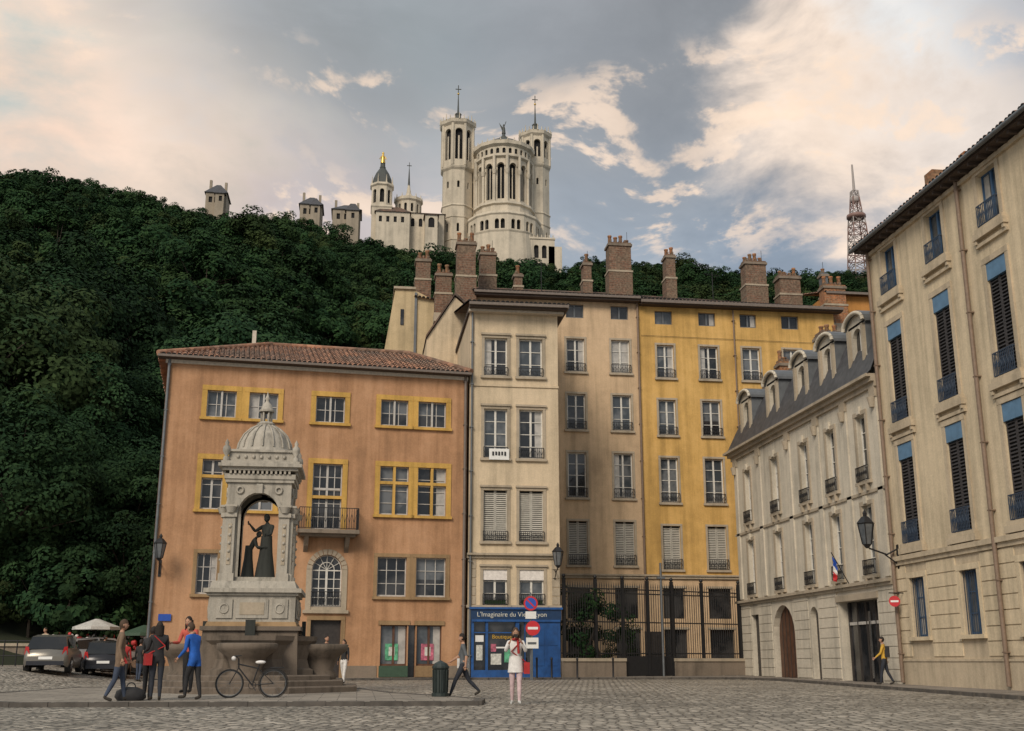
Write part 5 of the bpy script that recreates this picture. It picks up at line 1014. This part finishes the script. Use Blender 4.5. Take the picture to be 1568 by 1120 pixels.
# ------------------------------------------------------------------ light
el=math.radians(35); az=math.atan2(-.62,-1.0); sd=V(math.sin(az)*math.cos(el),math.cos(az)*math.cos(el),math.sin(el))
sl=bpy.data.lights.new("sun","SUN"); sl.energy=2.5; sl.angle=math.radians(22); sl.color=(1,.875,.72); so=bpy.data.objects.new("sun",sl); so.rotation_euler=sd.to_track_quat("Z","Y").to_euler(); so.location=(-30,-30,60); scene.collection.objects.link(so)
wd=bpy.data.worlds.new("World"); scene.world=wd; wd.use_nodes=True; nt=wd.node_tree; nt.nodes.clear()
out=nd(nt,"ShaderNodeOutputWorld"); sky=nd(nt,"ShaderNodeTexSky",sky_type="NISHITA"); sky.sun_disc=False; sky.sun_elevation=el; sky.sun_rotation=az%(2*math.pi)
bg1=nd(nt,"ShaderNodeBackground"); bg1.inputs[1].default_value=.10; lk(nt,sky.outputs[0],bg1.inputs[0])
tc=nd(nt,"ShaderNodeTexCoord").outputs["Generated"]; sep=nd(nt,"ShaderNodeSeparateXYZ"); lk(nt,tc,sep.inputs[0])
warp=nd(nt,"ShaderNodeTexNoise"); warp.inputs["Scale"].default_value=3.5; warp.inputs["Detail"].default_value=2; lk(nt,tc,warp.inputs["Vector"])
wv=nd(nt,"ShaderNodeVectorMath",operation="MULTIPLY_ADD"); lk(nt,warp.outputs["Color"],wv.inputs[0]); wv.inputs[1].default_value=(.14,.14,.14); lk(nt,tc,wv.inputs[2]); p=wv.outputs[0]
nb=noise(nt,p,3.4,4,.5,(1,1,2.8)); nm=noise(nt,p,9,6,.58,(1,1,1.9))
off=nd(nt,"ShaderNodeVectorMath",operation="ADD"); lk(nt,p,off.inputs[0]); off.inputs[1].default_value=(.008,.0,.016); nm2=noise(nt,off.outputs[0],9,6,.58,(1,1,1.9))
lit=mrange(nt,mul(nt,nm,nm2,"SUBTRACT"),.0,.08,0,1,True)
pert=mul(nt,mul(nt,mul(nt,nb,nm,"ADD"),1.0,"SUBTRACT"),.05)
def blob(c,azd,eld,r,col,k,pk=1.0):
    a,e=math.radians(azd),math.radians(eld); vn=nd(nt,"ShaderNodeVectorMath",operation="DOT_PRODUCT"); lk(nt,tc,vn.inputs[0]); vn.inputs[1].default_value=(math.sin(a)*math.cos(e),math.cos(a)*math.cos(e),math.sin(e))
    d=mul(nt,vn.outputs["Value"],mul(nt,pert,pk*r/14.0),"ADD"); f=mrange(nt,d,math.cos(math.radians(r*1.45)),math.cos(math.radians(r*.1)),0,k,True)
    return mixc(nt,f,c,col)
c=mixc(nt,mrange(nt,nb,.35,.65,0,1,True),(.40,.435,.475),(.58,.605,.625))
c=blob(c,-22,36,19,(.60,.745,.72),1.0,.6)
c=blob(c,-10,24,9,(.86,.68,.55),.95)
c=blob(c,-20,22,6,(.88,.64,.50),.85)
c=blob(c,-2,21,6,(.52,.475,.50),.7)
c=blob(c,8,25,5,(.72,.67,.64),.6)
c=blob(c,21,20,11,(.27,.325,.40),1.0,.6)
c=blob(c,12,22,6,(.36,.41,.47),.75)
c=blob(c,-5,32,7,(.42,.44,.45),.7)
c=blob(c,3,34,9,(.31,.335,.355),.85)
c=blob(c,18,34,10,(.29,.305,.325),1.0,.7)
c=blob(c,27,27,6,(.95,.78,.64),1.0)
c=blob(c,34,25,6,(.86,.76,.68),.9)
c=blob(c,31,32,4,(.80,.80,.79),.9)
c=blob(c,38,31,5,(.34,.38,.44),.8)
band=mul(nt,mrange(nt,sep.outputs[2],.30,.36,0,1,True),mrange(nt,sep.outputs[2],.47,.52,1,0,True))
puff=mul(nt,mul(nt,lit,mrange(nt,nm,.46,.56,0,1,True)),mul(nt,band,mrange(nt,nb,.40,.54,0,1,True)))
c=mixc(nt,mul(nt,puff,.7),c,(.96,.74,.56))
c=vscale(nt,c,mrange(nt,nm,.3,.7,.80,1.13))
bg2=nd(nt,"ShaderNodeBackground"); bg2.inputs[1].default_value=1.08; lk(nt,c,bg2.inputs[0])
mx_=nd(nt,"ShaderNodeMixShader"); mx_.inputs[0].default_value=.94; lk(nt,bg1.outputs[0],mx_.inputs[1]); lk(nt,bg2.outputs[0],mx_.inputs[2]); lk(nt,mx_.outputs[0],out.inputs[0])
scene.view_settings.view_transform="Standard"; scene.view_settings.look="None"; scene.view_settings.exposure=0
